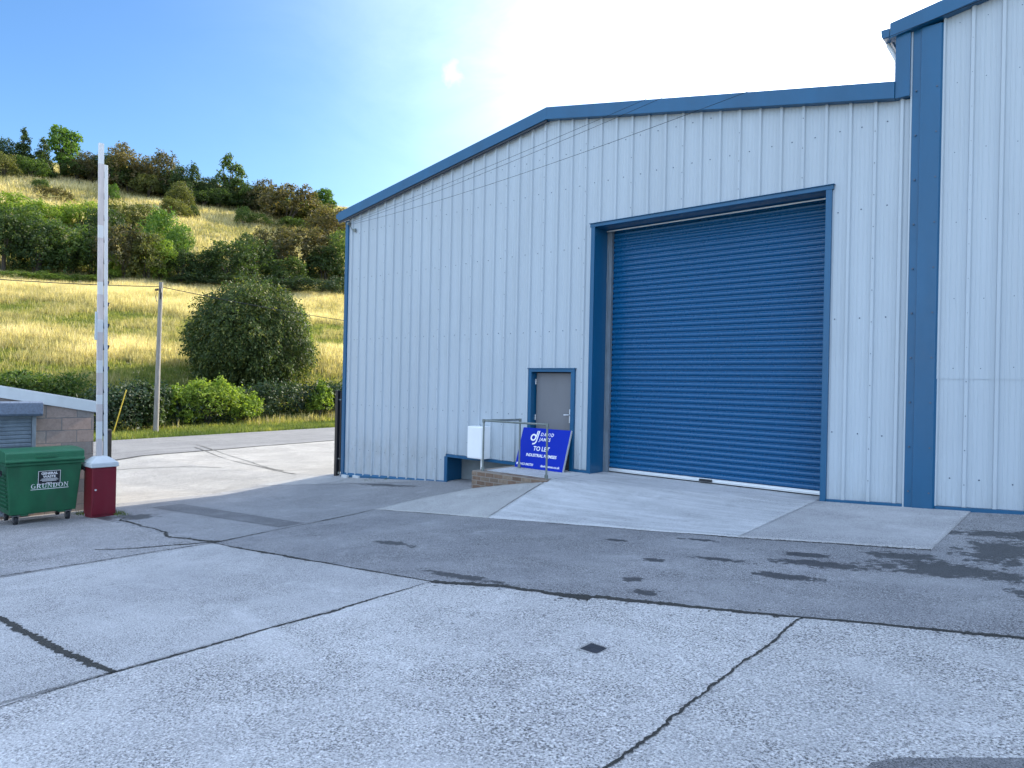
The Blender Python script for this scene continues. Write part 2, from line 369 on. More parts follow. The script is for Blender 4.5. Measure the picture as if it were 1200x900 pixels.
def thing(name, label, cat, loc=(0, 0, 0), rz=0, group=None):
    o = bpy.data.objects.new(name, None); COL.objects.link(o); o.empty_display_size = .2
    o.location = loc; o.rotation_euler = (0, 0, rz); tag(o, label, cat, group); return o
def tag(o, label=None, cat=None, group=None, kind=None):
    if label: o['label'] = label
    if cat: o['category'] = cat
    if group: o['group'] = group
    if kind: o['kind'] = kind
    return o
def np_mesh(name, V, Fq, mats, tint=None, parent=None, mi=None, smooth=False):
    """V (n,3), Fq (m,k) uniform polygons"""
    me = bpy.data.meshes.new(name); nf, k = Fq.shape
    me.vertices.add(len(V)); me.vertices.foreach_set('co', np.asarray(V, np.float32).ravel())
    me.loops.add(nf * k); me.loops.foreach_set('vertex_index', np.asarray(Fq, np.int32).ravel())
    me.polygons.add(nf); me.polygons.foreach_set('loop_start', np.arange(0, nf * k, k, dtype=np.int32))
    if mi is not None: me.polygons.foreach_set('material_index', np.asarray(mi, np.int32))
    if smooth: me.polygons.foreach_set('use_smooth', np.ones(nf, bool))
    for q in (mats if isinstance(mats, (list, tuple)) else [mats]): me.materials.append(q)
    if tint is not None:
        at = me.attributes.new('tint', 'FLOAT', 'POINT'); at.data.foreach_set('value', np.asarray(tint, np.float32))
    me.update(calc_edges=True)
    o = bpy.data.objects.new(name, me); COL.objects.link(o)
    if parent is not None: o.parent = parent
    return o
FONT = None
def text(name, body, size, loc, mat, parent, rot=(0, 0, 0), align='LEFT', shear=0, sx=1.0, spacing=1.0, off=0.0, depth=.001):
    cu = bpy.data.curves.new(name, 'FONT'); cu.body = body; cu.size = size; cu.align_x = align; cu.shear = shear
    cu.extrude = depth; cu.space_character = spacing; cu.offset = off; cu.materials.append(mat); cu.resolution_u = 3
    tmp = bpy.data.objects.new('lettering_curve', cu); COL.objects.link(tmp)
    me = bpy.data.meshes.new_from_object(tmp.evaluated_get(bpy.context.evaluated_depsgraph_get())); me.name = name
    bpy.data.objects.remove(tmp); bpy.data.curves.remove(cu)
    if not me.materials: me.materials.append(mat)
    o = bpy.data.objects.new(name, me); COL.objects.link(o); o.parent = parent; o.location = loc; o.rotation_euler = rot; o.scale = (sx, 1, 1)
    return o

# ------------------------------------------------------------------ ground, yard, road
def axis_vals(lo, a, b, hi, step, coarse):
    left = a - np.geomspace(step, a - lo, coarse)[::-1]; right = b + np.geomspace(step, hi - b, coarse)
    return np.concatenate([left, np.arange(a, b + .01, step), right])
gx = axis_vals(-2500, -230, 8, 2500, 2.0, 26); gy = axis_vals(-2500, -40, 230, 2500, 2.0, 26)
XX, YY = np.meshgrid(gx, gy)
ZZ = T(XX, YY)
ZZ = ZZ - .06 - .25 * sst(-10, 0, np.minimum(XX - ROAD_FAR(YY), 0) + 2.0) * 0
v_ = ROAD_FAR(YY) - XX
ZZ = ZZ - np.where(v_ < 1.5, .06, 0)
nx, ny = len(gx), len(gy)
idx = np.arange(nx * ny).reshape(ny, nx)
FQ = np.stack([idx[:-1, :-1], idx[:-1, 1:], idx[1:, 1:], idx[1:, :-1]], -1).reshape(-1, 4)
tag(np_mesh('ground', np.stack([XX, YY, ZZ], -1).reshape(-1, 3), FQ, M['earth'], smooth=True), 'rolling ground and grassy hillside behind the road', 'ground', kind='structure')

def patch(name, c4, mat, dz=.0, n=40, zf=None, label=None, wob=0, skirt=0):
    """bilinear quad patch draped on the yard; c4 = corners in XY, counter-clockwise"""
    a, b, c, d = [np.array(q, float) for q in c4]
    s = np.linspace(0, 1, n + 1); S, U = np.meshgrid(s, s)
    P = (a[None, None] * ((1 - S) * (1 - U))[..., None] + b * (S * (1 - U))[..., None] + c * (S * U)[..., None] + d * ((1 - S) * U)[..., None])
    Z = (G if zf is None else zf)(P[..., 0], P[..., 1]) + dz
    V = np.concatenate([P, Z[..., None]], -1).reshape(-1, 3)
    if skirt:
        bd = np.concatenate([np.arange(n + 1), (n + 1) * np.arange(1, n + 1) + n, (n + 1) * n + np.arange(n - 1, -1, -1), (n + 1) * np.arange(n - 1, 0, -1)])
        lowv = V[bd] - np.array([0, 0, skirt])
    ii = np.arange((n + 1) ** 2).reshape(n + 1, n + 1)
    Fq = np.stack([ii[:-1, :-1], ii[:-1, 1:], ii[1:, 1:], ii[1:, :-1]], -1).reshape(-1, 4)
    if skirt:
        k = len(bd); lo_ = len(V) + np.arange(k); V = np.concatenate([V, lowv]); Fq = np.concatenate([Fq, np.stack([bd, lo_, np.roll(lo_, -1), np.roll(bd, -1)], 1)])
    o = np_mesh(name, V, Fq, mat, smooth=not skirt)
    return tag(o, label, 'ground', kind='structure')
P_A = (-4.97, 4.64); P_B = (-1.655, 5.335); P_C = (8, 7.3); P_D = (-9.42, 4.585)
patch('yard_slab', [(-4.9, -10), (-1.65, -10), P_B, P_A], M['concrete_near'], label='large pale aggregate concrete slab with a small square cover')
patch('yard_slab', [(-1.65, -10), (8, -10), P_C, P_B], M['concrete_right'], label='pale speckled concrete slab in the lower right corner')
patch('yard_slab', [(-9.5, 1.66), (-4.9, 1.70), P_A, P_D], M['concrete_smooth'], label='smooth worn concrete slab left of the largest slab')
patch('yard_slab', [(-9.5, -10), (-4.9, -10), (-4.9, 1.70), (-9.5, 1.66)], M['concrete_smooth'], label='concrete slab at the lower left edge')
patch('yard_slab', [(-17.2, -10), (-9.5, -10), P_D, (-17.2, 4.9)], M['concrete_left'], label='dirty concrete slab in front of the green bin')
patch('yard_asphalt', [P_D, P_A, (-4.97, 11.6), (-9.42, 11.6)], M['asphalt'], n=50, label='dark asphalt strip below the ramp')
patch('yard_asphalt', [P_A, P_B, (-1.655, 11.6), (-4.97, 11.6)], M['asphalt'], n=50, label='dark asphalt in front of the roller shutter')
patch('yard_asphalt', [P_B, P_C, (8, 11.6), (-1.655, 11.6)], M['asphalt'], n=50, label='stained dark asphalt at the right')
patch('yard_asphalt', [(-17.2, 4.9), P_D, (-9.42, 12), (-16.4, 12)], M['asphalt_left'], n=50, label='worn grey asphalt by the red barrier cabinet')
patch('asphalt_patch', [(-15.3, 6.1), (-9.9, 5.9), (-9.9, 6.35), (-15.3, 6.75)], M['asphalt_patch'], .004, label='darker repaired strip in the worn asphalt')
def blob(name, pts, mat, dz, label, jit=.012):
    P = []
    for a, c in zip(pts, pts[1:] + pts[:1]):
        a, c = np.array(a, float), np.array(c, float); n = max(2, int(np.linalg.norm(c - a) / .03))
        P += [a + (c - a) * t for t in np.linspace(0, 1, n, endpoint=False)]
    P = np.array(P); k = len(P); nz = rng.normal(0, 1, (k, 2)); q = 5
    sm = np.stack([np.convolve(np.r_[nz[-q:, i], nz[:, i], nz[:q, i]], np.ones(2 * q + 1) / (2 * q + 1), 'valid') for i in (0, 1)], 1)
    P = P + sm * jit * 3 + nz * jit * .25
    me = bpy.data.meshes.new(name); me.from_pydata([(x, y, float(G(x, y)) + dz) for x, y in P], [], [tuple(range(k))]); me.materials.append(mat)
    o = bpy.data.objects.new(name, me); COL.objects.link(o); return tag(o, label, 'ground', kind='structure')
blob('asphalt_patch', [(-.85, 2.5), (.9, 2.5), (.95, 4.75), (.4, 4.2), (.0, 3.92), (-.23, 3.73), (-.45, 3.60), (-.62, 3.46), (-.74, 3.33), (-.84, 3.1)], M['asphalt_patch'], .004, 'dark tarmac patch at the bottom right edge')
patch('driveway', [(-28.7 + .165 * 20, -10), (-17.2, -10), (-17.2, 4.9), (ROAD_NEAR(4.9), 4.9)], M['driveway'], label='pale concrete drive')
patch('driveway', [(ROAD_NEAR(4.9), 4.9), (-17.2, 4.9), (-16.4, 12), (ROAD_NEAR(12), 12)], M['driveway'], n=60, label='sunlit pale concrete entrance to the road')
patch('driveway', [(ROAD_NEAR(12), 12), (-16.4, 12), (-15.2, 40), (ROAD_NEAR(40), 40)], M['driveway'], label='sunlit pale concrete beside the warehouse')
patch('road', [(ROAD_FAR(-60), -60), (ROAD_NEAR(-60), -60), (ROAD_NEAR(140), 140), (ROAD_FAR(140), 140)], M['road'], -.012, n=80, label='grey country road passing behind the yard')
patch('kerb_strip', [(-16.9, 9.3), (-13.2, 10.35), (-11.6, 10.9), (-16.6, 10.9)], M['kerb'], .006, label='pale concrete strip at the corner of the warehouse')

def crack(pts, w, jit=.75, step=.025, dz=.005, wob=.02, zf=None, mat='joint', name='yard_joint', label='dark dirt filled joint in the yard'):
    pts = [np.array(p, float) for p in pts]; C = []
    for a, b in zip(pts[:-1], pts[1:]):
        n = max(2, int(np.linalg.norm(b - a) / step)); C += [a + (b - a) * t for t in np.linspace(0, 1, n, endpoint=False)]
    C.append(pts[-1]); C = np.array(C)
    d = np.gradient(C, axis=0); d /= np.linalg.norm(d, axis=1)[:, None]; nrm = np.stack([-d[:, 1], d[:, 0]], 1)
    k = len(C)
    sm = lambda x, q: np.convolve(np.pad(x, q, mode='edge'), np.ones(2 * q + 1) / (2 * q + 1), 'valid')
    off = (sm(rng.normal(0, 1, k), 12) * 2.5 + rng.normal(0, .15, k)) * wob
    slow = np.clip(1 + sm(rng.normal(0, 1, k), 20) * 2.2, .35, 1.55)
    jit = min(jit, .022 / w)
    wl = w * .5 * slow * (1 + rng.uniform(-jit, jit, k)); wr = w * .5 * slow * (1 + rng.uniform(-jit, jit, k))
    A = C + nrm * (off + wl)[:, None]; B = C + nrm * (off - wr)[:, None]
    zf = zf or G
    V = np.concatenate([np.c_[A, zf(A[:, 0], A[:, 1]) + dz], np.c_[B, zf(B[:, 0], B[:, 1]) + dz]])
    i = np.arange(k - 1); Fq = np.stack([i, i + k, i + k + 1, i + 1], 1)
    nb = int(k * .45); j = rng.integers(0, k, nb); sgn = rng.choice([-1, 1], nb)
    cc = C[j] + nrm[j] * (off[j] + sgn * (w * .5 + np.abs(rng.normal(0, w * .9 + .012, nb))))[:, None]
    rr_ = np.minimum(w * .28, .02) * rng.uniform(.25, 1, nb); a0 = rng.uniform(0, 6.28, nb); qv = []
    for q in range(4):
        aa = a0 + q * 1.57 + rng.uniform(-.4, .4, nb); ra = rr_ * rng.uniform(.5, 1.2, nb)
        xy = cc + np.stack([np.cos(aa) * ra, np.sin(aa) * ra], 1); qv.append(np.c_[xy, zf(xy[:, 0], xy[:, 1]) + dz])
    V = np.concatenate([V, np.stack(qv, 1).reshape(-1, 3)]); Fq = np.concatenate([Fq, 2 * k + np.arange(4 * nb).reshape(-1, 4)])
    return tag(np_mesh(name, V, Fq, M[mat]), label, 'joint', kind='structure')
crack([(-1.65, 1.0), (-1.655, 5.33)], .012, label='dark joint between the two nearest slabs')
crack([(6, 6.9), P_B, (-3.3, 4.98)], .055, label='ragged joint along the stained asphalt')
crack([(-3.3, 4.98), (-4.2, 4.82), P_A], .09, wob=.04, label='wide crumbling joint in the middle of the yard')
crack([P_A, (-7.2, 4.6), P_D], .05, label='joint along the far side of the smooth slab')
crack([P_D, (-9.55, 2.2), (-9.5, .5)], .03, label='joint running left from the yard centre')
crack([P_A, (-4.92, 3.4), (-4.9, 1.7), (-4.85, 0)], .022, label='fine joint beside the largest slab')
crack([(-4.9, 1.71), (-7.5, 1.66), (-9.5, 1.66)], .042, label='dark joint at the lower left')
crack([P_D, (-9.9, 7), (-10.15, 8.05)], .04, label='joint leading to the ramp corner')
crack([P_D, (-10.8, 4.62), (-12.6, 4.85), (-14.0, 4.95)], .07, wob=.06, label='crumbling joint leading to the cabinet')
crack([P_D, (-9.7, 4.3), (-10.4, 3.4)], .10, wob=.05, label='crumbling corner of the dirty slab')
for p_ in ([(230, 524), (262, 537), (300, 546), (345, 556)], [(232, 521), (290, 540), (330, 552)], [(120, 552), (160, 549), (215, 547), (260, 548)], [(355, 521), (385, 525)]):
    q_ = [hit(*xy)[:2] for xy in p_]
    crack(q_, .05, step=.06, dz=.006, mat='joint_pale', label='thin dark crack in the sunlit drive')
crack([(ROAD_NEAR(y) + .02, y) for y in np.linspace(3, 40, 20)], .16, step=.1, dz=.012, wob=.05, label='dark edge where road meets drive')

# ---- ramp
RY0 = 8.1
def front_y(x): return np.interp(x, [-10.2, -7.46, -3.36, -1.3], [8.03, 8.13, 8.25, 8.44])
def front_z(x): return G(x, front_y(x)) + .012
def ramp_z(x, y):
    yt = np.interp(x, [-7.4, -3.4, -1.3], [9.68, 10.75, 10.93]); zt = np.interp(x, [-7.4, -3.4, -2.6, -1.3], [0, 0, .04, .118])
    t = np.clip((y - front_y(x)) / (yt - front_y(x)), 0, 1)
    return front_z(x) * (1 - t) + zt * t
patch('ramp', [(-7.42, 8.13), (-3.36, 8.25), (-3.2, 11.5), (-7.38, 11.5)], M['ramp_new'], n=50, zf=ramp_z, skirt=.25, label='pale brushed concrete ramp up to the roller shutter')
patch('ramp', [(-3.36, 8.25), (-1.33, 8.44), (-1.28, 10.94), (-3.22, 10.94)], M['ramp_side'], n=30, zf=ramp_z, skirt=.25, label='grey concrete apron right of the shutter ramp')
def left_z(x, y):
    # plane-ish surface between four known corners
    t = np.clip((y - front_y(np.clip(x, -10.2, -7.4))) / (1.5 + .05 * sst(-8.2, -7.4, x)), 0, 1)
    z0 = front_z(np.clip(x, -10.2, -7.4)); z1 = np.interp(x, [-9.2, -7.4], [-.35, 0.0])
    return z0 * (1 - t) + z1 * t
patch('ramp', [(-10.16, 8.03), (-7.422, 8.13), (-7.39, 9.6), (-9.16, 9.56)], M['ramp_old'], n=24, zf=left_z, skirt=.25, label='weathered grey wedge of ramp below the low brick wall')
crack([(-7.435, 8.16), (-7.41, 9.55)], .010, zf=lambda x, y: left_z(x, y) + .003, label='seam between old and new ramp')
crack([(-10.1, 8.02), (-7.46, 8.11), (-5.0, 8.18), (-3.36, 8.23), (-1.33, 8.42)], .018, jit=.9, dz=.006, label='dark edge at the foot of the ramp')

cv = thing('drain_cover', 'small square dark iron cover set in the pale slab', 'drain cover', (-2.556, 3.885, float(G(-2.556, 3.885))))
b = MB(); b.box((-.066, -.066, -.01), (.066, .066, .006)); b.build('lid', M['iron'], cv, bevel=.003)
b = MB()
for (a0, a1) in (((-.085, -.085), (.085, -.07)), ((-.085, .07), (.085, .085)), ((-.085, -.07), (-.07, .07)), ((.07, -.07), (.085, .07))):
    b.box((*a0, -.01), (*a1, .005))
b.build('frame', M['kerb'], cv)

# ------------------------------------------------------------------ warehouse
def rib_profile(x0, x1, first, pitch=.3375):
    """list of (x, out, crown) profile points of box-profile sheeting; out = metres proud of the wall plane"""
    pts = []
    k = math.floor((x0 - first) / pitch) - 1
    while first + k * pitch < x1 + pitch:
        c = first + k * pitch
        pts += [(c - .033, 0), (c - .019, .040), (c + .019, .040), (c + .033, 0)]
        for s in (.085, .135, .20, .25):
            pts += [(c + s - .010, 0), (c + s - .005, .0035), (c + s + .005, .0035), (c + s + .010, 0)]
        k += 1
    pts.sort()
    return [p for p in pts if x0 < p[0] < x1]
def cladding(name, x0, x1, first, ztop, zbot, holes, parent, mat, yplane, rows, lap=None):
    prof = rib_profile(x0, x1, first)
    px = np.array([p[0] for p in prof]); po = np.array([p[1] for p in prof])
    xs = sorted(set([x0, x1] + list(px) + [h for a, b2, c, d in holes for h in (a, b2)]))
    b = MB()
    o_ = lambda x: float(np.interp(x, px, po))
    for xa, xb in zip(xs[:-1], xs[1:]):
        if xb - xa < 1e-5: continue
        xm = (xa + xb) / 2
        iv = [(zbot(xm), None)]
        hs = sorted([(c, d) for a, b2, c, d in holes if a <= xm <= b2])
        segs = []; lo = ('b',)
        cur = 'bot'
        for c, d in hs:
            segs.append((cur, c)); cur = d
        segs.append((cur, 'top'))
        for s0, s1 in segs:
            za = zbot(xa) if s0 == 'bot' else s0; zb = zbot(xb) if s0 == 'bot' else s0
            zc = ztop(xb) if s1 == 'top' else s1; zd = ztop(xa) if s1 == 'top' else s1
            if min(zc - zb, zd - za) < 1e-4: continue
            ya, yb = yplane - o_(xa), yplane - o_(xb)
            if lap and max(za, zb) < lap < min(zc, zd):
                b.add([(xa, ya, za), (xb, yb, zb), (xb, yb, lap + .05), (xa, ya, lap + .05)], [(0, 1, 2, 3)]); za = zb = lap; ya -= .007; yb -= .007
                b.add([(xa, ya + .007, lap), (xb, yb + .007, lap), (xb, yb, lap), (xa, ya, lap)], [(0, 1, 2, 3)])
            b.add([(xa, ya, za), (xb, yb, zb), (xb, yb, zc), (xa, ya, zd)], [(0, 1, 2, 3)])
    # fixings: a row of hex heads at each rail, stitch screws up every third rib
    k = math.floor((x0 - first) / .3375)
    def head(x, z, y, r=.011):
        if not (x0 + .02 < x < x1 - .02 and zbot(x) + .05 < z < ztop(x) - .08): return
        if any(a - .05 < x < b2 + .05 and c - .05 < z < d + .05 for a, b2, c, d in holes): return
        n = 6; vs = [(x + r * math.cos(2 * math.pi * i / n), y, z + r * math.sin(2 * math.pi * i / n)) for i in range(n)]
        vs += [(x + .6 * r * math.cos(2 * math.pi * i / n), y - .007, z + .6 * r * math.sin(2 * math.pi * i / n)) for i in range(n)]
        b.add(vs, [tuple(range(n, 2 * n))] + [(i, (i + 1) % n, n + (i + 1) % n, n + i) for i in range(n)], 1)
    while first + k * .3375 < x1:
        c = first + k * .3375
        for z in rows: head(c + .168 + rng.uniform(-.02, .02), z + rng.uniform(-.012, .012), yplane - .001)
        if k % 3 == 0:
            z = zbot(c) + .3
            while z < ztop(c): head(c, z, yplane - .0405, .008); z += .46
        k += 1
    return b.build(name, [mat, M['screw']], parent, fix=False)

wh = thing('warehouse', 'pale ribbed metal warehouse with blue trim and big roller shutter', 'warehouse', (-8.6, D, 0))
wh_inv = Vector((8.6, -D, 0))
def W(o): o.location = wh_inv; return o       # parts are modelled in world metres
APX, APZ = -8.51, 7.0
def zt_low(x): return np.interp(x, [-15.6, APX, -2.0], [5.90, APZ, 5.79])
def zb_low(x):
    if x < -11.34: return float(np.interp(x, [-15.3, -11.34], [-.80, -.60]))
    if x < -7: return .055
    return max(.05, .06 * (x + 3.1) + .05)
holes = [(-8.906, -7.75, -1, 2.0), (-7.43, -3.10, -1, 4.765)]
HL = [(a, b2, -5, d) for a, b2, c, d in holes]
RIB0 = -8.603
W(cladding('wall_cladding', -15.18, -2.06, RIB0, lambda x: float(zt_low(x)), zb_low, HL, wh, M['cladding'], D, [-.1, 1.05, 2.75, 4.35, 5.55, 6.25]))
# inner wall body: sides, back, roof
b = MB()
b.add([(-15.25, D + .02, -1.5), (-15.25, D + 38, -1.5), (-15.25, D + 38, 5.9), (-15.25, D + .02, 5.9)], [(0, 1, 2, 3)])
b.add([(-15.25, D + 38, -1.5), (-2.1, D + 38, -1.5), (-2.1, D + 38, 5.8), (APX, D + 38, 7.0), (-15.25, D + 38, 5.9)], [(0, 1, 2, 3, 4)])
W(b.build('side_wall', M['cladding'], wh, fix=False))
b = MB()
b.prism([(-15.55, 6.05), (APX, 7.17), (-2.2, 6.02), (-2.2, 5.92), (APX, 7.06), (-15.55, 5.95)], 1, D + .0, D + 38)
W(b.build('roof', M['cladding'], wh))
# verge boards (front face proud of the sheeting)
b = MB(); y0, y1 = D - .14, D - .002
b.hexa([(-15.49, y0, 5.905), (APX, y0, 6.995), (APX, y1, 6.995), (-15.49, y1, 5.905)], [(-15.49, y0, 6.15), (APX, y0, 7.24), (APX, y1, 7.24), (-15.49, y1, 6.15)])
b.hexa([(APX, y0, 6.995), (-2.27, y0, 5.82), (-2.27, y1, 5.82), (APX, y1, 6.995)], [(APX, y0, 7.24), (-2.27, y0, 6.065), (-2.27, y1, 6.065), (APX, y1, 7.24)])
W(b.build('verge_trim', M['blue'], wh, bevel=.006))
b = MB(); b.hexa([(-15.49, y0 + .02, 5.86), (APX, y0 + .02, 6.95), (APX, y0 + .05, 6.95), (-15.49, y0 + .05, 5.86)], [(-15.49, y0 + .02, 5.904), (APX, y0 + .02, 6.994), (APX, y0 + .05, 6.994), (-15.49, y0 + .05, 5.904)])
W(b.build('drip_edge', M['black'], wh))
b = MB(); b.prism([(-15.62, 6.11), (-15.49, 6.13), (-15.49, 5.985), (-15.58, 5.985), (-15.61, 6.02)], 1, D - .12, D + 38)
W(b.build('gutter', M['blue'], wh, bevel=.004))
b = MB(); b.box((-15.285, D - .045, -.88), (-15.165, D + .10, 5.905)); W(b.build('corner_trim', M['blue'], wh, bevel=.005))
# drip flashings along the foot
b = MB()
b.hexa([(-15.16, D - .05, -.86), (-11.25, D - .05, -.665), (-11.25, D + .02, -.665), (-15.16, D + .02, -.86)], [(-15.16, D - .05, -.80), (-11.25, D - .05, -.605), (-11.25, D - .012, -.56), (-15.16, D - .012, -.76)])
W(b.build('base_flashing', M['blue'], wh)); b = MB()
b.box((-11.27, D - .05, -.01), (-8.905, D + .02, .05)); W(b.build('base_flashing', M['blue'], wh)); b = MB(); b.box((-7.75, D - .05, -.008), (-7.43, D + .02, .05)); W(b.build('base_flashing', M['blue'], wh)); b = MB()
b.hexa([(-3.09, D - .05, -.02), (-2.07, D - .05, .04), (-2.07, D + .02, .04), (-3.09, D + .02, -.02)], [(-3.09, D - .05, .05), (-2.07, D - .05, .11), (-2.07, D + .02, .11), (-3.09, D + .02, .05)])
W(b.build('base_flashing', M['blue'], wh))
# plinth, recess under the floor
b = MB(); b.box((-15.2, D + .08, -1.6), (-11.35, D + .3, -.62)); W(b.build('plinth', M['render'], wh)); b = MB(); b.box((-11.33, D + .50, -1.6), (-7.4, D + .7, 0.1)); W(b.build('plinth', M['render'], wh))
b = MB(); b.box((-11.345, D - .035, -.66), (-11.25, D - .004, -.005)); b.box((-11.345, D - .003, -.90), (-11.31, D + .5, -.01)); b.box((-11.30, D + .03, -.012), (-8.9, D + .5, .045))
W(b.build('recess_lining', M['blue'], wh))
# roller shutter
sh = W(MB().build('roller_shutter', M['shutter'], wh)) if False else None
def shutter_mesh():
    b = MB(); pitch = .1; z = .09; prof = []
    while z < 4.78:
        for t, o in ((0, 0), (.05, .006), (.14, .0165), (.28, .0245), (.45, .027), (.60, .0235), (.70, .015), (.78, .003), (.84, -.008), (.95, -.008)):
            prof.append((z + t * pitch, o))
        z += pitch
    for (za, oa), (zc, oc) in zip(prof[:-1], prof[1:]):
        b.add([(-7.25, D + .51 - oa, za), (-3.19, D + .51 - oa, za), (-3.19, D + .51 - oc, zc), (-7.25, D + .51 - oc, zc)], [(0, 1, 2, 3)])
    return b
sh = W(shutter_mesh().build('roller_shutter', M['shutter'], wh, smooth=60, fix=False))
b = MB(); b.box((-7.245, D + .465, .022), (-3.195, D + .52, .085)); b.box((-7.245, D + .455, .045), (-3.195, D + .4648, .06)); b.build('bottom_bar', M['alu'], sh, bevel=.003)
b = MB(); b.box((-5.36, D + .440, .03), (-5.12, D + .4545, .075)); b.build('handle', M['black'], sh, bevel=.004)
for k in (-7.02, -3.42):
    pass
b = MB(); b.box((-7.325, D + .42, -.01), (-7.255, D + .50, 4.72)); b.box((-7.345, D + .40, -.01), (-7.327, D + .52, 4.72)); b.build('guide_rail', M['galv'], sh, bevel=.003)
b = MB(); b.box((-3.185, D + .42, -.01), (-3.155, D + .53, 4.72)); b.build('guide_rail', M['galv'], sh)
b = MB(); b.box((-7.30, D + .30, 4.655), (-3.17, D + .315, 4.675)); b.build('brush_seal', M['alu'], sh)
# lined opening
fr = MB()
fr.box((-7.43, D - .05, -.03), (-7.345, D - .001, 4.70)); fr.box((-3.185, D - .05, -.03), (-3.10, D - .001, 4.70))
fr.box((-7.45, D - .052, 4.70), (-3.08, D - .001, 4.765)); fr.box((-7.47, D - .075, 4.765), (-3.06, D - .001, 4.775))
fr = W(fr.build('shutter_surround', M['blue'], wh, bevel=.004))
b = MB(); b.box((-7.43, D, -.03), (-7.347, D + .40, 4.70)); b.box((-3.153, D, -.03), (-3.10, D + .55, 4.70)); b.box((-7.43, D, 4.702), (-3.10, D + .55, 4.76)); b.build('reveal', M['blue'], fr)
b = MB(); b.box((-7.43, D + .56, -.5), (-3.10, D + .6, 4.76)); b.build('back_panel', M['black'], fr)
# personnel door
dr = MB(); dr.box((-8.80, D + .10, .01), (-7.86, D + .145, 1.915)); dr = W(dr.build('door', M['door_grey'], wh, bevel=.004))
b = MB(); b.box((-8.905, D - .05, -.02), (-8.825, D - .001, 1.935)); b.box((-7.835, D - .05, -.02), (-7.752, D - .001, 1.935)); b.box((-8.905, D - .05, 1.935), (-7.752, D - .001, 2.0)); b.box((-8.93, D - .068, 2.0), (-7.73, D - .001, 2.012))
b.box((-8.905, D, -.02), (-8.827, D + .16, 1.937)); b.box((-7.833, D, -.02), (-7.752, D + .16, 1.937)); b.box((-8.826, D, 1.937), (-7.834, D + .16, 2.0))
b.build('frame', M['blue'], dr, bevel=.003)
b = MB(); b.box((-7.955, D + .088, .93), (-7.905, D + .0995, 1.20)); b.tube([(-7.93, D + .09, 1.09), (-7.93, D + .035, 1.09), (-8.05, D + .035, 1.085)], .011); b.tube([(-7.93, D + .089, .98), (-7.93, D + .07, .98)], .014)
b.build('handle', M['alu'], dr, bevel=.002)
for z_ in (.25, .95, 1.68):
    b = MB(); b.tube([(-8.812, D + .092, z_), (-8.812, D + .092, z_ + .11)], .010, 8); b.build('hinge', M['alu'], dr)
b = MB(); b.box((-8.90, D + .18, -.2), (-7.76, D + .2, 2.0)); b.build('backing', M['black'], dr)
b = MB(); b.box((-15.13, D - .12, 5.78), (-15.07, D - .031, 5.84)); b.tube([(-15.10, D - .10, 5.82), (-14.98, D - .09, 5.83)], .012)
b.tube([(-15.1, D - .05, 5.80), (-15.0, D - .05, 5.66), (-14.88, D - .04, 5.62)], .012); b.box((-14.92, D - .06, 5.58), (-14.84, D - .031, 5.66))
W(b.build('cable_bracket', M['galv_rail'], wh))

# ------------------------------------------------------------------ taller warehouse
tw = thing('tall_warehouse', 'taller pale ribbed warehouse rising out of frame at the right', 'warehouse', (4, D, 0))
tw_inv = Vector((-4, -D, 0))
def W2(o): o.location = tw_inv; return o
tz = lambda x: float(np.interp(x, [-2.45, 9, 20], [6.66, 8.70, 6.7]))
W2(cladding('wall_cladding', -1.70, 20, -1.36, lambda x: tz(x) , lambda x: max(.06 * (x + 3.1), 0) + .05 if x < 2 else .36, [], tw, M['cladding_tall'], D, [.52, 2.02, 2.95, 4.0, 4.95, 5.9, 6.7], 1.87))
b = MB()
b.add([(-2.24, D + .02, -1), (-2.24, D + 40, -1), (-2.24, D + 40, tz(-2.24)), (-2.24, D + .02, tz(-2.24))], [(0, 1, 2, 3)])
b.add([(20, D + .02, -1), (20, D + 40, -1), (20, D + 40, tz(20)), (20, D + .02, tz(20))], [(0, 1, 2, 3)])
b.add([(-2.24, D + 40, -1), (20, D + 40, -1), (20, D + 40, 6.7), (9, D + 40, 8.7), (-2.24, D + 40, 6.7)], [(0, 1, 2, 3, 4)])
W2(b.build('side_wall', M['cladding_tall'], tw, fix=False))
b = MB(); b.prism([(-2.35, tz(-2.35) + .16), (9, 8.86), (20.1, 6.86), (20.1, 6.74), (9, 8.76), (-2.35, tz(-2.35) + .06)], 1, D, D + 40); W2(b.build('roof', M['cladding_tall'], tw))
b = MB(); y0 = D - .16
b.hexa([(-2.34, y0, tz(-2.34)), (9, y0, 8.70), (9, y1, 8.70), (-2.34, y1, tz(-2.34))], [(-2.34, y0, tz(-2.34) + .215), (9, y0, 8.915), (9, y1, 8.915), (-2.34, y1, tz(-2.34) + .215)])
b.hexa([(9, y0, 8.70), (20.1, y0, 6.69), (20.1, y1, 6.69), (9, y1, 8.70)], [(9, y0, 8.915), (20.1, y0, 6.905), (20.1, y1, 6.905), (9, y1, 8.915)])
W2(b.build('verge_trim', M['blue'], tw, bevel=.006))
b = MB(); b.prism([(-2.455, 6.83), (-2.345, 6.83), (-2.345, 6.695), (-2.42, 6.695), (-2.45, 6.74)], 1, D - .15, D + 40); W2(b.build('gutter', M['blue'], tw, bevel=.004))
b = MB(); b.box((-2.27, D - .11, 5.825), (-2.085, D + .03, tz(-2.2) + .01)); W2(b.build('corner_trim', M['blue'], tw, bevel=.005))
b = MB(); b.box((-2.084, D - .055, .05), (-2.064, D + .02, tz(-2.07))); W2(b.build('closing_strip', M['cladding_tall'], tw))
b = MB()
b.prism([(-2.062, D + .02), (-2.062, D - .055), (-1.962, D - .058), (-1.958, D - .075), (-1.72, D - .075), (-1.695, D - .04), (-1.695, D + .02)], 2, .03, 6.74)
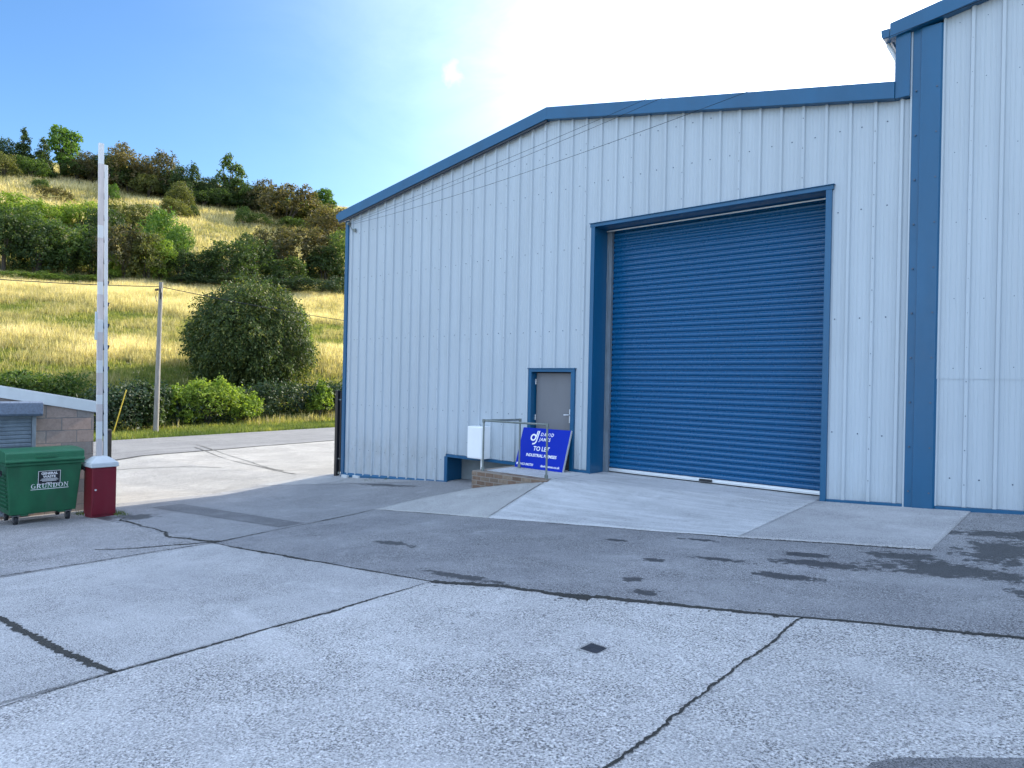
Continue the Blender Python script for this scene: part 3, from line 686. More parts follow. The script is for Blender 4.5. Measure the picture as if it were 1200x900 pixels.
for z in np.arange(.3, 6.5, .62):
    for x in (-2.01, -1.76): b.tube([(x, D - .055, z), (x, D - .084, z)], .012, 6, 1)
W2(b.build('pilaster_flashing', [M['blue'], M['screw']], tw))
b = MB(); b.hexa([(-1.69, D - .05, .055), (2, D - .05, .29), (2, D + .02, .29), (-1.69, D + .02, .055)], [(-1.69, D - .05, .13), (2, D - .05, .36), (2, D + .02, .36), (-1.69, D + .02, .13)])
W2(b.build('base_flashing', M['blue'], tw))
b = MB(); b.tube([(-2.40, D + .05, 6.72), (-2.40, D + .05, 6.68), (-2.29, D + .05, 6.44), (-2.28, D + .05, 6.36), (-2.28, D + .05, 6.1)], .03); W2(b.build('downpipe', M['white_pipe'], tw, smooth=40))

# ------------------------------------------------------------------ landing, rail, board, cabinet
ld = thing('brick_landing', 'low brick retaining wall and concrete landing at the side door', 'landing', (-8.3, 10.2, 0))
def inv(o, root): o.location = -Vector(root.location); return o
b = MB()
b.hexa([(-9.17, 9.55, -.75), (-7.36, 9.57, -.6), (-7.36, 9.78, -.6), (-9.17, 9.76, -.75)], [(-9.17, 9.55, -.004), (-7.36, 9.57, .0), (-7.36, 9.78, .0), (-9.17, 9.76, -.004)])
b.hexa([(-9.17, 9.762, -.75), (-8.98, 9.762, -.75), (-8.98, 11.4, -.75), (-9.17, 11.4, -.75)], [(-9.17, 9.762, -.004), (-8.98, 9.762, -.004), (-8.98, 11.4, -.004), (-9.17, 11.4, -.004)])
inv(b.build('brick_wall', M['bricks'], ld, bevel=.01), ld)
b = MB(); b.box((-8.978, 9.785, -.3), (-7.382, 11.4, .003)); inv(b.build('slab', M['ramp_new'], ld), ld)

hr = thing('handrail', 'galvanised tube handrail on the low brick wall by the door', 'handrail', (-8.3, 9.8, 0))
p1, p2, p3 = (-8.98, 9.66), (-8.79, 10.52), (-7.47, 9.70)
hz = .965; rr = .019
for p in (p1, p2, p3):
    b = MB(); b.tube([(*p, -.02), (*p, hz)], rr); b.tube([(*p, 0), (*p, .07)], .032); b.tube([(*p, hz - .04), (*p, hz + .025)], .029); inv(b.build('post', M['galv_rail'], hr, smooth=40), hr)
b = MB(); b.tube([(p1[0] - .02, p1[1], hz), (p3[0] + .02, p3[1], hz)], rr); inv(b.build('rail', M['galv_rail'], hr, smooth=40), hr)
b = MB(); b.tube([(p1[0], p1[1], hz + .002), (p2[0], p2[1] + .02, hz + .002)], rr); inv(b.build('rail', M['galv_rail'], hr, smooth=40), hr)

mc = thing('meter_cabinet', 'white wall mounted meter box beside the brick landing', 'meter box', (-10.15, D, .4))
b = MB(); b.box((-10.37, D - .29, .06), (-9.93, D - .04, .75)); inv(b.build('body', M['white'], mc, bevel=.008), mc)
b = MB(); b.box((-10.355, D - .306, .075), (-9.945, D - .2915, .735)); inv(b.build('door', M['white'], mc, bevel=.006), mc)
b = MB(); b.tube([(-10.02, D - .20, .055), (-10.02, D - .20, -.62)], .026); inv(b.build('conduit', M['white_pipe'], mc, smooth=40), mc)

# letting board leaning on the door
sb = thing('letting_board', 'blue letting board leaning against the grey side door', 'sign board', (-8.38, 10.60, .006))
sb.rotation_euler = (R(72.0), 0, R(-1.0))
BW, BH = 1.215, .83
b = MB(); b.box((-BW / 2, 0, -.008), (BW / 2, BH, 0)); b.build('panel', M['sign_blue'], sb)
b = MB()
b.box((-BW / 2, .0, -.045), (-BW / 2 + .05, BH, -.0085)); b.box((BW / 2 - .05, 0, -.045), (BW / 2, BH, -.0085)); b.box((-BW / 2 + .051, 0, -.045), (BW / 2 - .051, .05, -.0085)); b.box((-BW / 2 + .051, BH - .05, -.045), (BW / 2 - .051, BH, -.0085))
b.box((BW / 2 + .0005, 0, -.044), (BW / 2 + .006, BH, .002))
b.build('frame', M['grey_edge'], sb)
def ring(b, cx, cy, r0, r1, z0, z1, a0=0, a1=360, n=28, shear=0):
    for i in range(n):
        t0, t1 = R(a0 + (a1 - a0) * i / n), R(a0 + (a1 - a0) * (i + 1) / n)
        q = [(r0 * math.cos(t0), r0 * math.sin(t0)), (r1 * math.cos(t0), r1 * math.sin(t0)), (r1 * math.cos(t1), r1 * math.sin(t1)), (r0 * math.cos(t1), r0 * math.sin(t1))]
        b.add([(cx + x + shear * y, cy + y, z1) for x, y in q], [(0, 1, 2, 3)])
lg = MB()
lx, ly = -.285, .635
ring(lg, lx, ly, .042, .074, 0, .002)
def slab4(b, x0, y0, x1, y1, w, z=.003):
    b.add([(x0, y0, z), (x0 + w, y0, z), (x1 + w, y1, z), (x1, y1, z)], [(0, 1, 2, 3)])
slab4(lg, lx + .047, ly - .03, lx + .075, ly + .14, .026)
slab4(lg, lx + .083, ly - .06, lx + .113, ly + .14, .028)
ring(lg, lx + .02, ly - .055, .062, .092, 0, .004, -100, -4, 14)
lg.build('logo', M['sign_white'], sb)
tx = lambda s, size, x, y, **k: text('lettering', s, size, (x, y, .002), M['sign_white'], sb, **k)
tx('DAVID', .098, -.115, .675, shear=.15, spacing=1.35, off=.001, sx=.9)
tx('JAMES', .098, -.125, .572, shear=.15, spacing=1.25, off=.001, sx=.9)
tx('TO LET', .125, -.02, .370, align='CENTER', off=.002)
tx('INDUSTRIAL PREMISES', .082, .01, .245, align='CENTER', off=.002, sx=.95)
tx('01453 843720', .066, -.52, .055, off=.001)
tx('david-james.co.uk', .066, .05, .055, off=.001)
b = MB(); b.box((-.575, .055, .0005), (-.545, .10, .003)); b.build('phone_symbol', M['sign_white'], sb)

# small concrete blocks under the corner and black gate end
for k, (x, y) in enumerate(((-15.02, 10.86), (-14.55, 10.88))):
    z = float(G(x, y)); b = MB(); b.box((-.12, -.05, 0), (.12, .05, .075 - .01 * k))
    o = b.build('packing_block', M['cap_grey'], bevel=.006, loc=(x, y, z)); o.rotation_euler = (0, 0, .1 * k)
    tag(o, ['pale packing block under the blue corner trim of the warehouse', 'pale packing block lying just right of the one under the blue corner trim'][k], 'block', 'packing blocks under the warehouse corner')
gt = thing('sliding_gate', 'black steel yard gate standing edge on at the warehouse corner', 'gate', (-15.7, 11.1, -.95))
b = MB(); b.box((-15.81, 11.05, -.97), (-15.70, 11.16, 1.38)); b.box((-15.82, 11.04, 1.381), (-15.69, 11.17, 1.40)); inv(b.build('post', M['black'], gt, bevel=.006), gt)
b = MB()
b.box((-15.66, 11.10, -.80), (-15.60, 11.16, 1.36)); b.box((-15.66, 14.9, -.80), (-15.60, 14.96, 1.36)); b.box((-15.655, 11.161, 1.25), (-15.605, 14.899, 1.31)); b.box((-15.655, 11.161, -.72), (-15.605, 14.899, -.66))
inv(b.build('gate_frame', M['black'], gt), gt)
b = MB()
for y in np.arange(11.28, 14.85, .13): b.tube([(-15.63, y, -.66), (-15.63, y, 1.25)], .012, 8)
inv(b.build('railings', M['black'], gt), gt)
for hz_ in (1.15, -.45):
    b = MB(); b.tube([(-15.69, 11.10, hz_), (-15.60, 11.10, hz_)], .02); inv(b.build('hinge', M['galv_rail'], gt), gt)
b = MB(); b.tube([(-15.63, 11.085, -.86), (-15.63, 11.085, -.801)], .03); inv(b.build('roller', M['galv_rail'], gt), gt)

# ------------------------------------------------------------------ wheeled bin
BZ = float(G(-15.2, 4.1)) - .005
bn = thing('wheeled_bin', 'green four wheeled waste bin in front of the block garage', 'bin', (-15.38, 4.07, BZ), R(90))
# local: front faces -Y, width along X (1.28), depth 0.95
b = MB()
W0, W1, D0, D1, Z0, Z1 = .53, .60, .40, .47, .20, 1.10
b.hexa([(-W0, -D0, Z0), (W0, -D0, Z0), (W0, D0, Z0), (-W0, D0, Z0)], [(-W1, -D1, Z1), (W1, -D1, Z1), (W1, D1, Z1), (-W1, D1, Z1)])
b.hexa([(-W1 - .035, -D1 - .035, Z1 + .001), (W1 + .035, -D1 - .035, Z1 + .001), (W1 + .035, D1 + .035, Z1 + .001), (-W1 - .035, D1 + .035, Z1 + .001)], [(-W1 - .035, -D1 - .035, Z1 + .055), (W1 + .035, -D1 - .035, Z1 + .055), (W1 + .035, D1 + .035, Z1 + .055), (-W1 - .035, D1 + .035, Z1 + .055)])
for s in (-1, 1):
    for z in np.arange(.30, .92, .075):
        t = (z - Z0) / (Z1 - Z0); w = W0 + (W1 - W0) * t
        b.box((s * (w + .004), -.33, z), (s * (w + .03), .33, z + .035))
    b.hexa([(s * .30 - .05, -D0 - .0, Z0 - .03), (s * .30 + .05, -D0, Z0 - .03), (s * .30 + .05, D0, Z0 - .03), (s * .30 - .05, D0, Z0 - .03)], [(s * .30 - .07, -D0, Z0 - .001), (s * .30 + .07, -D0, Z0 - .001), (s * .30 + .07, D0, Z0 - .001), (s * .30 - .07, D0, Z0 - .001)])
body = b.build('body', M['bin_green'], bn, bevel=.018)
b = MB()
zl = Z1 + .058
prof = [(-.52, 0), (-.535, .02), (-.53, .05), (-.495, .06), (-.485, .175), (-.45, .20), (-.1, .225), (.3, .215), (.49, .17), (.51, 0)]
prof = [(y, zl + z) for y, z in prof]
n = len(prof)
b.prism(prof, 0, -.635, .635)
lid = b.build('lid', M['bin_lid'], bn, bevel=.014)
b = MB(); b.box((-.17, -.512, zl + .085), (.17, -.492, zl + .125)); b.build('lid_grip', M['bin_lid'], lid, bevel=.004)
for s in (-1, 1):
    b = MB(); b.tube([(s * .64, -.30, .98), (s * .70, -.30, .98)], .045, 14); b.tube([(s * .67, -.38, .93), (s * .70, -.34, 1.02), (s * .67, -.26, 1.03)], .02); b.build('trunnion', M['rubber'], bn, smooth=40)
for sx in (-1, 1):
    for sy in (-1, 1):
        x, y = sx * .42, sy * .30
        b = MB(); b.tube([(x - .025, y, .085), (x + .025, y, .085)], .085, 20); wl = b.build('wheel', M['rubber'], bn, bevel=.008, smooth=40)
        b = MB(); b.tube([(x - .03, y, .085), (x + .03, y, .085)], .04, 14); b.build('rim', M['steel'], wl)
        b = MB(); b.hexa([(x - .042, y - .03, .07), (x - .034, y - .03, .07), (x - .034, y + .03, .07), (x - .042, y + .03, .07)], [(x - .042, y - .05, .17), (x - .034, y - .05, .17), (x - .034, y + .05, .17), (x - .042, y + .05, .17)])
        b.hexa([(x + .034, y - .03, .07), (x + .042, y - .03, .07), (x + .042, y + .03, .07), (x + .034, y + .03, .07)], [(x + .034, y - .05, .17), (x + .042, y - .05, .17), (x + .042, y + .05, .17), (x + .034, y + .05, .17)])
        b.box((x - .06, y - .06, .17), (x + .06, y + .06, .185)); b.build('fork', M['steel'], wl)
# front face frame: tilt of the front wall
tilt = math.atan2(D1 - D0, Z1 - Z0)
fo = bpy.data.objects.new('notice', None)
def on_front(x, z, out=.003):
    t = (z - Z0) / (Z1 - Z0); return (x, -(D0 + (D1 - D0) * t) - out, z)
FR = (R(90) + tilt, 0, 0)
def front_quad(b, x0, z0, x1, z1, out, mi=0):
    b.add([on_front(x0, z0, out), on_front(x1, z0, out), on_front(x1, z1, out), on_front(x0, z1, out)], [(0, 1, 2, 3)], mi)
b = MB(); front_quad(b, -.115, .735, .245, .985, .004, 0)
for (a0, z0, a1, z1) in ((-.115, .735, .245, .742), (-.115, .978, .245, .985), (-.115, .7425, -.108, .9775), (.238, .7425, .245, .9775)): front_quad(b, a0, z0, a1, z1, .0055, 1)
nt_ = b.build('notice', [M['black'], M['sign_white']], bn, fix=False)
text('lettering', 'GENERAL', .062, on_front(.065, .915, .006), M['sign_white'], nt_, FR, 'CENTER', off=.002)
text('lettering', 'WASTE', .062, on_front(.065, .855, .006), M['sign_white'], nt_, FR, 'CENTER', off=.002)
b = MB()
for z, x0, x1 in ((.83, -.06, .19), (.81, -.08, .21), (.79, -.05, .18), (.755, .02, .11)): front_quad(b, x0, z, x1, z + .009, .006)
b.build('small_print', M['sign_white'], nt_, fix=False)
# serif lettering: strokes in unit letter boxes
def serif(b, s, x, z, h, w, gap):
    th, tn, sf = .20, .07, .06
    def q(pts): b.add([on_front(x + px * w, z + pz * h, .0045 + .0003 * len(b.f) * 0) for px, pz in pts], [tuple(range(len(pts)))])
    def stem(px, t=th, z0=0, z1=1): q([(px - t / 2, z0), (px + t / 2, z0), (px + t / 2, z1), (px - t / 2, z1)])
    def ser(px, pz, l=.34): q([(px - l / 2, pz), (px + l / 2, pz), (px + l / 2, pz + sf), (px - l / 2, pz + sf)])
    def arc(cx, cz, rx, rz, a0, a1, t0, t1, n=14):
        for i in range(n):
            A, B = R(a0 + (a1 - a0) * i / n), R(a0 + (a1 - a0) * (i + 1) / n)
            f = lambda a: t1 + (t0 - t1) * abs(math.cos(a))
            q([(cx + rx * math.cos(A), cz + rz * math.sin(A)), (cx + rx * math.cos(B), cz + rz * math.sin(B)), (cx + (rx - f(B)) * math.cos(B), cz + (rz - f(B) * .6) * math.sin(B)), (cx + (rx - f(A)) * math.cos(A), cz + (rz - f(A) * .6) * math.sin(A))])
    for ch in s:
        if ch == 'G': arc(.5, .5, .46, .5, 50, 330, th, tn); stem(.84, .16, .06, .46); ser(.80, .44, .36)
        if ch == 'R': stem(.22); ser(.22, 0); ser(.2, .94, .3); arc(.42, .74, .40, .26, -90, 90, th, tn); q([(.22, .93), (.44, .93), (.44, 1), (.22, 1)]); q([(.22, .47), (.44, .47), (.44, .54), (.22, .54)]); q([(.38, .5), (.58, .5), (.98, 0), (.76, 0)])
        if ch == 'U': stem(.2, th, .3, 1); stem(.82, .09, .3, 1); ser(.2, .94); ser(.82, .94, .28); arc(.505, .32, .405, .32, 180, 360, .15, .09)
        if ch == 'N': stem(.16, .08); stem(.84, .08); ser(.16, 0, .28); ser(.84, .94, .28); q([(.08, 1), (.30, 1), (.88, 0), (.80, 0)])
        if ch == 'D': stem(.22); ser(.2, 0, .3); ser(.2, .94, .3); arc(.40, .5, .54, .5, -90, 90, th, tn)
        if ch == 'O': arc(.5, .5, .48, .5, 0, 360, th, tn, 24)
        x += w * 1.0 + gap
b = MB(); serif(b, 'GRUNDON', -.225, .665, .085, .078, .010); b.build('lettering', M['sign_white'], bn, fix=False)
b = MB(); front_quad(b, -.225, .640, .385, .650, .004); b.build('lettering_underline', M['sign_white'], bn, fix=False)

# ------------------------------------------------------------------ barrier
KX, KY, KZ = -14.84, 4.97, float(G(-14.84, 4.97)) - .01
br = thing('car_park_barrier', 'raised white barrier arm on a dark red cabinet with grey cap', 'barrier', (KX, KY, KZ), R(90))
b = MB(); b.box((-.215, -.22, .06), (.215, .22, .985)); b.box((-.20, -.205, 0), (.20, .205, .059)); cab = b.build('cabinet', M['maroon'], br, bevel=.012)
b = MB(); b.box((-.195, -.2265, .09), (.195, -.2205, .955)); dd = b.build('door', M['maroon'], cab, bevel=.004)
b = MB(); b.tube([(-.155, -.227, .56), (-.155, -.24, .56)], .018, 14); b.build('lock', M['alu'], dd)
b = MB(); b.box((-.245, -.25, .986), (.245, .25, 1.065))
b.add([(-.245, -.25, 1.066), (.245, -.25, 1.066), (.245, .25, 1.066), (-.245, .25, 1.066), (-.13, -.12, 1.165), (.13, -.12, 1.165), (.13, .12, 1.165), (-.13, .12, 1.165), (-.07, -.07, 1.19), (.07, -.07, 1.19), (.07, .07, 1.19), (-.07, .07, 1.19)],
      [(0, 1, 5, 4), (1, 2, 6, 5), (2, 3, 7, 6), (3, 0, 4, 7), (4, 5, 9, 8), (5, 6, 10, 9), (6, 7, 11, 10), (7, 4, 8, 11), (8, 9, 10, 11), (0, 3, 2, 1)])
b.build('cap', M['cap_grey'], br, bevel=.012)
# arm: local X = world Y offset
b = MB()
ax0, ax1, az0, az1 = -.03, -.105, 1.16, 7.28
segs = [0, .06, .115, .17, .20, .27, .31, .40, .44, .52, .56, .70, .74, .93, .935, 1.0]
for i, (t0, t1) in enumerate(zip(segs[:-1], segs[1:])):
    pa = (ax0 + (ax1 - ax0) * t0, 0, az0 + (az1 - az0) * t0 + .0005); pb = (ax0 + (ax1 - ax0) * t1, 0, az0 + (az1 - az0) * t1)
    w = .048 if t0 < .5 else .043
    wa = w; b.hexa([(pa[0] - wa, -.03, pa[2]), (pa[0] + wa, -.03, pa[2]), (pa[0] + wa, .03, pa[2]), (pa[0] - wa, .03, pa[2])], [(pb[0] - wa, -.03, pb[2]), (pb[0] + wa, -.03, pb[2]), (pb[0] + wa, .03, pb[2]), (pb[0] - wa, .03, pb[2])], i % 2 if t0 < .9 else (1 if i % 2 == 0 else 0))
arm = b.build('arm', [M['arm_pink'], M['arm_white']], br)
b = MB(); sx0, sx1, sz1 = .082, -.018, 6.88
b.hexa([(sx0 - .035, -.02, 1.17), (sx0 + .035, -.02, 1.17), (sx0 + .035, .02, 1.17), (sx0 - .035, .02, 1.17)], [(sx1 - .035, -.02, sz1), (sx1 + .035, -.02, sz1), (sx1 + .035, .02, sz1), (sx1 - .035, .02, sz1)])
b.build('skirt_rail', M['arm_white'], br, bevel=.006)
for z in np.arange(1.7, 6.9, .42):
    t = (z - 1.17) / 5.7; xa = ax0 + (ax1 - ax0) * t; xb = sx0 + (sx1 - sx0) * t
    b = MB(); b.tube([(xa + .045, -.012, z), (xb - .037, -.012, z - .12)], 0.014, 8); b.tube([(xb + .036, 0, z - .1), (xb + .058, 0, z - .02)], .018, 8); b.build('link', M['rubber'], br)
b = MB(); b.box((-.148, -.02, 3.45), (-.10, .02, 4.0)); b.build('counter_plate', M['cap_grey'], br, bevel=.004)

# ------------------------------------------------------------------ block garage
ga = thing('block_garage', 'low block garage with a sloping pale fascia behind the bin', 'garage', (-18.5, 3.5, -1.3))
GX = -16.4
ft = lambda y: 1.124 + (5.337 - y) * .187
b = MB(); b.prism([(-3, -1.9), (5.345, -1.9), (5.345, ft(5.345) - .20), (-3, ft(-3) - .20)], 0, GX, GX - .2)
b.prism([(-3, -1.9), (5.345, -1.9), (5.345, ft(5.345) - .20), (-3, ft(-3) - .20)], 0, GX - 4.2, GX - 4.4)
b.box((GX - 4.2, 5.15, -1.9), (GX - .2, 5.345, ft(5.345) - .21))
inv(b.build('wall', M['blocks'], ga), ga)
b = MB(); b.prism([(-3.1, ft(-3.1) - .235), (5.40, ft(5.40) - .235), (5.40, ft(5.40)), (-3.1, ft(-3.1))], 0, GX + .002, GX + .05)
inv(b.build('fascia', M['fascia'], ga, bevel=.004), ga)
b = MB(); b.prism([(-3.1, ft(-3.1) - .06), (5.42, ft(5.42) - .06), (5.42, ft(5.42) + .01), (-3.1, ft(-3.1) + .01)], 0, GX - .001, GX - 4.6)
inv(b.build('roof', M['shbox'], ga), ga)
b = MB(); b.prism([(GX + .002, .84), (GX + .22, .84), (GX + .25, .88), (GX + .25, 1.10), (GX + .22, 1.13), (GX + .002, 1.13)], 1, .8, 4.345)
gs = inv(b.build('shutter_box', M['shbox'], ga, bevel=.006), ga)
b = MB(); z = -1.15
while z < .83:
    for (a, o1), (c, o2) in zip([(0, .03), (.02, .045), (.055, .045), (.075, .03)], [(.02, .045), (.055, .045), (.075, .03), (.08, .03)]):
        b.add([(GX + o1, .9, z + a), (GX + o1, 4.20, z + a), (GX + o2, 4.20, z + c), (GX + o2, .9, z + c)], [(0, 1, 2, 3)])
    z += .08
gsh = inv(b.build('window_shutter', M['galv'], ga, fix=False), ga)
b = MB(); b.box((GX + .002, 4.205, -1.15), (GX + .075, 4.275, .838)); inv(b.build('guide_rail', M['galv'], ga, bevel=.004), ga)
pz = on_x(125.5, 530, -17.3); b = MB(); b.hexa([(-.075, -.075, 0), (.075, -.075, 0), (.075, .075, 0), (-.075, .075, 0)], [(-.07, -.07, 1.72), (.07, -.07, 1.70), (.07, .07, 1.73), (-.07, .07, 1.74)])
o = b.build('gate_post', M['timber'], bevel=.01, loc=(-17.3, pz[1], float(G(-17.3, pz[1])) - .02)); tag(o, 'dark timber gate post standing just behind the barrier', 'post')

# ------------------------------------------------------------------ pole and cables
PX, PY = -40.68, 16.42
pz0 = float(T(PX, PY)); dpt = depth_of((PX, PY, 0))
topz = CAM_H + (441.4 - 331) / F_PX * dpt
up = thing('utility_pole', 'weathered wooden utility pole on the verge across the road', 'utility pole', (PX, PY, pz0))
b = MB(); b.tube([(0, 0, -.3), (.06, .04, (topz - pz0) * .5), (.12, .08, topz - pz0)], [.145, .125, .105], 14); b.build('pole', M['pole'], up, smooth=40)
b = MB(); h = topz - pz0; b.tube([(.25, .0, h - .35), (.30, .02, h - .6), (.22, .03, h - .95)], .05, 8); b.tube([(-.05, -.05, h - .55), (-.12, -.1, h - .8), (-.02, -.08, h - 1.1)], .025, 8); b.box((-.1, -.16, h - .5), (.25, -.10, h - .38)); b.build('cable_fitting', M['black'], up)
def cable(name, a, c, sag, rad, label, group=None, n=24):
    pts = []
    for i in range(n + 1):
        t = i / n; pts.append((a[0] + (c[0] - a[0]) * t, a[1] + (c[1] - a[1]) * t, a[2] + (c[2] - a[2]) * t - sag * 4 * t * (1 - t)))
    b = MB(); b.tube(pts, rad, 6); return tag(b.build(name, M['wire'], smooth=60), label, 'cable', group)
tp = (PX + .1, PY + .05, topz - .25)
cable('overhead_cable', tp, (PX + 5.3, PY - 32, topz - .4), .9, .022, 'overhead cable leaving the wooden pole towards the left edge', 'cables on the utility pole')
cable('overhead_cable', tp, (PX - 7.4, PY + 45, topz + .2), .9, .022, 'overhead cable leaving the wooden pole towards the round bush', 'cables on the utility pole')
ends = [(1300, -127, 8.6), (1300, -122, 8.1), (1300, -60, 7.4)]
for k, (ex, ey, dd_) in enumerate(ends):
    e = CO + ray(ex, ey) * (dd_ * .78)
    cable('service_cable', (-15.06 + .09 * k, D - .10, 5.83 - .03 * k), tuple(e), .10 + .05 * k, .003,
          ['thin service cable crossing the gable, the highest of three', 'thin service cable crossing the gable, the middle one of three', 'thin service cable crossing the gable, the lowest of three'][k], 'service cables across the gable', 40)
s0 = hit(131, 511.5); d_ = ray(148, 457); e = CO + d_ * depth_of(s0)
b = MB(); b.tube([tuple(s0 - np.array([0, 0, .1])), tuple(e)], .028, 8); tag(b.build('stay_guard', M['yellow']), 'thin yellow stay guard leaning against the dark hedge', 'stay guard')

# ------------------------------------------------------------------ vegetation
def leaf_cloud(n, lobes, leaf, r_, spread=.16, per=7, droop=.0, shell=.5, aspect=.55, zmin=None, zc=.5, centres=None):
    zs = np.array([1, 1, zc])
    if centres is not None:
        c, d = centres; nc = len(c); lob = np.array([[0, 0, 0, 1, 1, 1]]) * .3
        return leaf_stage(c, d, nc, .3, leaf, r_, spread, per, droop, aspect, zs)
    lob = np.array(lobes, float); vol = lob[:, 3] * lob[:, 4] * lob[:, 5]; pr = vol ** .75; pr /= pr.sum()
    nc = max(1, n // per); li = r_.choice(len(lob), nc, p=pr)
    d = r_.normal(0, 1, (nc, 3)); d /= np.linalg.norm(d, axis=1)[:, None]
    d[:, 2] = np.where(d[:, 2] < -.35, -d[:, 2] * .6, d[:, 2])
    rad = np.clip(shell + (1 - shell) * r_.uniform(0, 1, nc) ** .6 + r_.normal(0, .05, nc), .1, 1.14)
    c = lob[li, :3] + d * rad[:, None] * lob[li, 3:]
    # drop clumps that lie deep inside another lobe
    deep = np.zeros(nc, bool)
    for j in range(len(lob)):
        q = (((c - lob[j, :3]) / lob[j, 3:]) ** 2).sum(1); deep |= (q < .30) & (li != j)
    if zmin is not None: deep |= c[:, 2] < zmin
    c, d = c[~deep], d[~deep]; nc = len(c)
    return leaf_stage(c, d, nc, lob[:, 3:].mean(), leaf, r_, spread, per, droop, aspect, zs)
def leaf_stage(c, d, nc, size, leaf, r_, spread, per, droop, aspect, zs):
    tint_c = np.clip(r_.normal(.45, .2, nc) , 0, 1)
    sp = r_.normal(0, 1, (nc, per, 3)) * spread * size
    spray = d + np.array([0, 0, -droop]); spray /= np.linalg.norm(spray, axis=1)[:, None]
    along = r_.uniform(-1, 1, (nc, per, 1)) * spread * size * 1.6
    P = (c[:, None] + zs * (sp * (.45 if droop else 1) + (spray[:, None] * along if droop else 0))).reshape(-1, 3)
    nn = len(P); dd = np.repeat(d, per, 0)
    nrm = dd * .7 + r_.normal(0, .75, (nn, 3)) + np.array([0, 0, .35]); nrm /= np.linalg.norm(nrm, axis=1)[:, None]
    ax = r_.normal(0, 1, (nn, 3)) + np.repeat(spray, per, 0) * (1.6 if droop else .2) - np.array([0, 0, droop])
    ax -= nrm * (ax * nrm).sum(1)[:, None]; ax /= np.linalg.norm(ax, axis=1)[:, None]
    sd = np.cross(nrm, ax); s = leaf * r_.uniform(.6, 1.35, nn)[:, None]
    ax = ax * zs; sd = sd * zs
    V = np.stack([P - ax * s * .5, P + sd * s * .5 * aspect, P + ax * s * .5, P - sd * s * .5 * aspect], 1).reshape(-1, 3)
    t = np.clip(np.repeat(tint_c, per) + r_.normal(0, .10, nn), 0, 1)
    return V, np.arange(4 * nn).reshape(-1, 4), np.repeat(t, 4)
def stems_mesh(r_, k, hgt, spread, r0):
    b = MB()
    for i in range(k):
        a = r_.uniform(0, 6.28); s = spread * r_.uniform(.4, 1)
        p0 = (.05 * math.cos(a), .05 * math.sin(a), -.05); p1 = (s * .35 * math.cos(a), s * .35 * math.sin(a), hgt * .45); p2 = (s * math.cos(a + .3), s * math.sin(a + .3), hgt * r_.uniform(.75, 1))
        b.tube([p0, p1, p2], [r0, r0 * .7, r0 * .25], 6)
    return b
PROTO = {}
def dome_lobes(r_, k, wide, flat=.62):
    lb = [(0, 0, .40, .74 * wide, .74, .50)]
    for i in range(k):
        a = 6.283 * i / k + r_.uniform(-.4, .4); q = r_.uniform(.42, .74); s = r_.uniform(.22, .42)
        lb.append((q * math.cos(a) * wide, q * math.sin(a), r_.uniform(.18, .62), s * 1.1, s * 1.1, s))
    for i in range(max(2, k // 3)):
        lb.append((r_.uniform(-.4, .4), r_.uniform(-.4, .4), r_.uniform(.62, .80), r_.uniform(.2, .34), r_.uniform(.2, .34), r_.uniform(.16, .26)))
    return lb
def make_proto(key, lobes, n, leaf, st, **kw):
    r_ = np.random.default_rng(abs(hash(key)) % 1000 if False else sum(ord(ch) * (i + 3) for i, ch in enumerate(key)))
    V, Fq, t = leaf_cloud(n, lobes, leaf, r_, **kw)
    o = np_mesh('crown', V, Fq, LEAF['mid'], t); cm = o.data; bpy.data.objects.remove(o)
    so = stems_mesh(r_, *st).build('stem', M['bark']); sm = so.data; bpy.data.objects.remove(so)
    PROTO[key] = (cm, sm)
r0 = np.random.default_rng(21)
for k in range(4): make_proto('dome' + 'abcd'[k], dome_lobes(r0, 9 + k, 1.0), 8000, .082, (6, .6, .5, .035), per=8, spread=.13)
for k in range(2): make_proto('mound' + 'ab'[k], dome_lobes(r0, 12, 1.15, .4), 6000, .085, (5, .4, .6, .02), per=8, spread=.14)
make_proto('treea', [(0, 0, .62, .42, .42, .30), (.32, .1, .50, .34, .3, .22), (-.34, 0, .55, .36, .36, .25), (0, .2, .82, .30, .3, .18), (.18, -.2, .78, .26, .26, .16), (-.25, .1, .80, .24, .24, .15), (.5, 0, .62, .24, .24, .16), (-.1, -.1, .32, .36, .36, .18)], 6500, .085, (5, .8, .38, .05), per=7, spread=.13)
make_proto('treeb', [(-.15, 0, .78, .24, .24, .16), (.2, .1, .70, .25, .25, .18), (-.3, -.1, .52, .26, .26, .16), (.36, 0, .45, .26, .28, .16), (0, .1, .42, .3, .3, .2), (.05, -.1, .90, .16, .16, .10), (.5, .1, .62, .16, .16, .1), (0, 0, .2, .42, .42, .18)], 4600, .085, (7, .85, .42, .04), per=6, spread=.15)
make_proto('conea', [(0, 0, .18, .6, .6, .2), (0, 0, .38, .45, .45, .2), (.05, 0, .58, .33, .33, .17), (-.04, 0, .76, .22, .22, .14), (.03, 0, .90, .11, .11, .12)], 5200, .09, (3, .9, .1, .05), per=7, spread=.16)
make_proto('columna', [(0, 0, .3, .6, .6, .3), (.06, 0, .62, .56, .56, .25), (-.05, 0, .85, .42, .42, .16), (.2, 0, .5, .45, .45, .2)], 4600, .11, (3, .9, .2, .05), per=7, spread=.15)
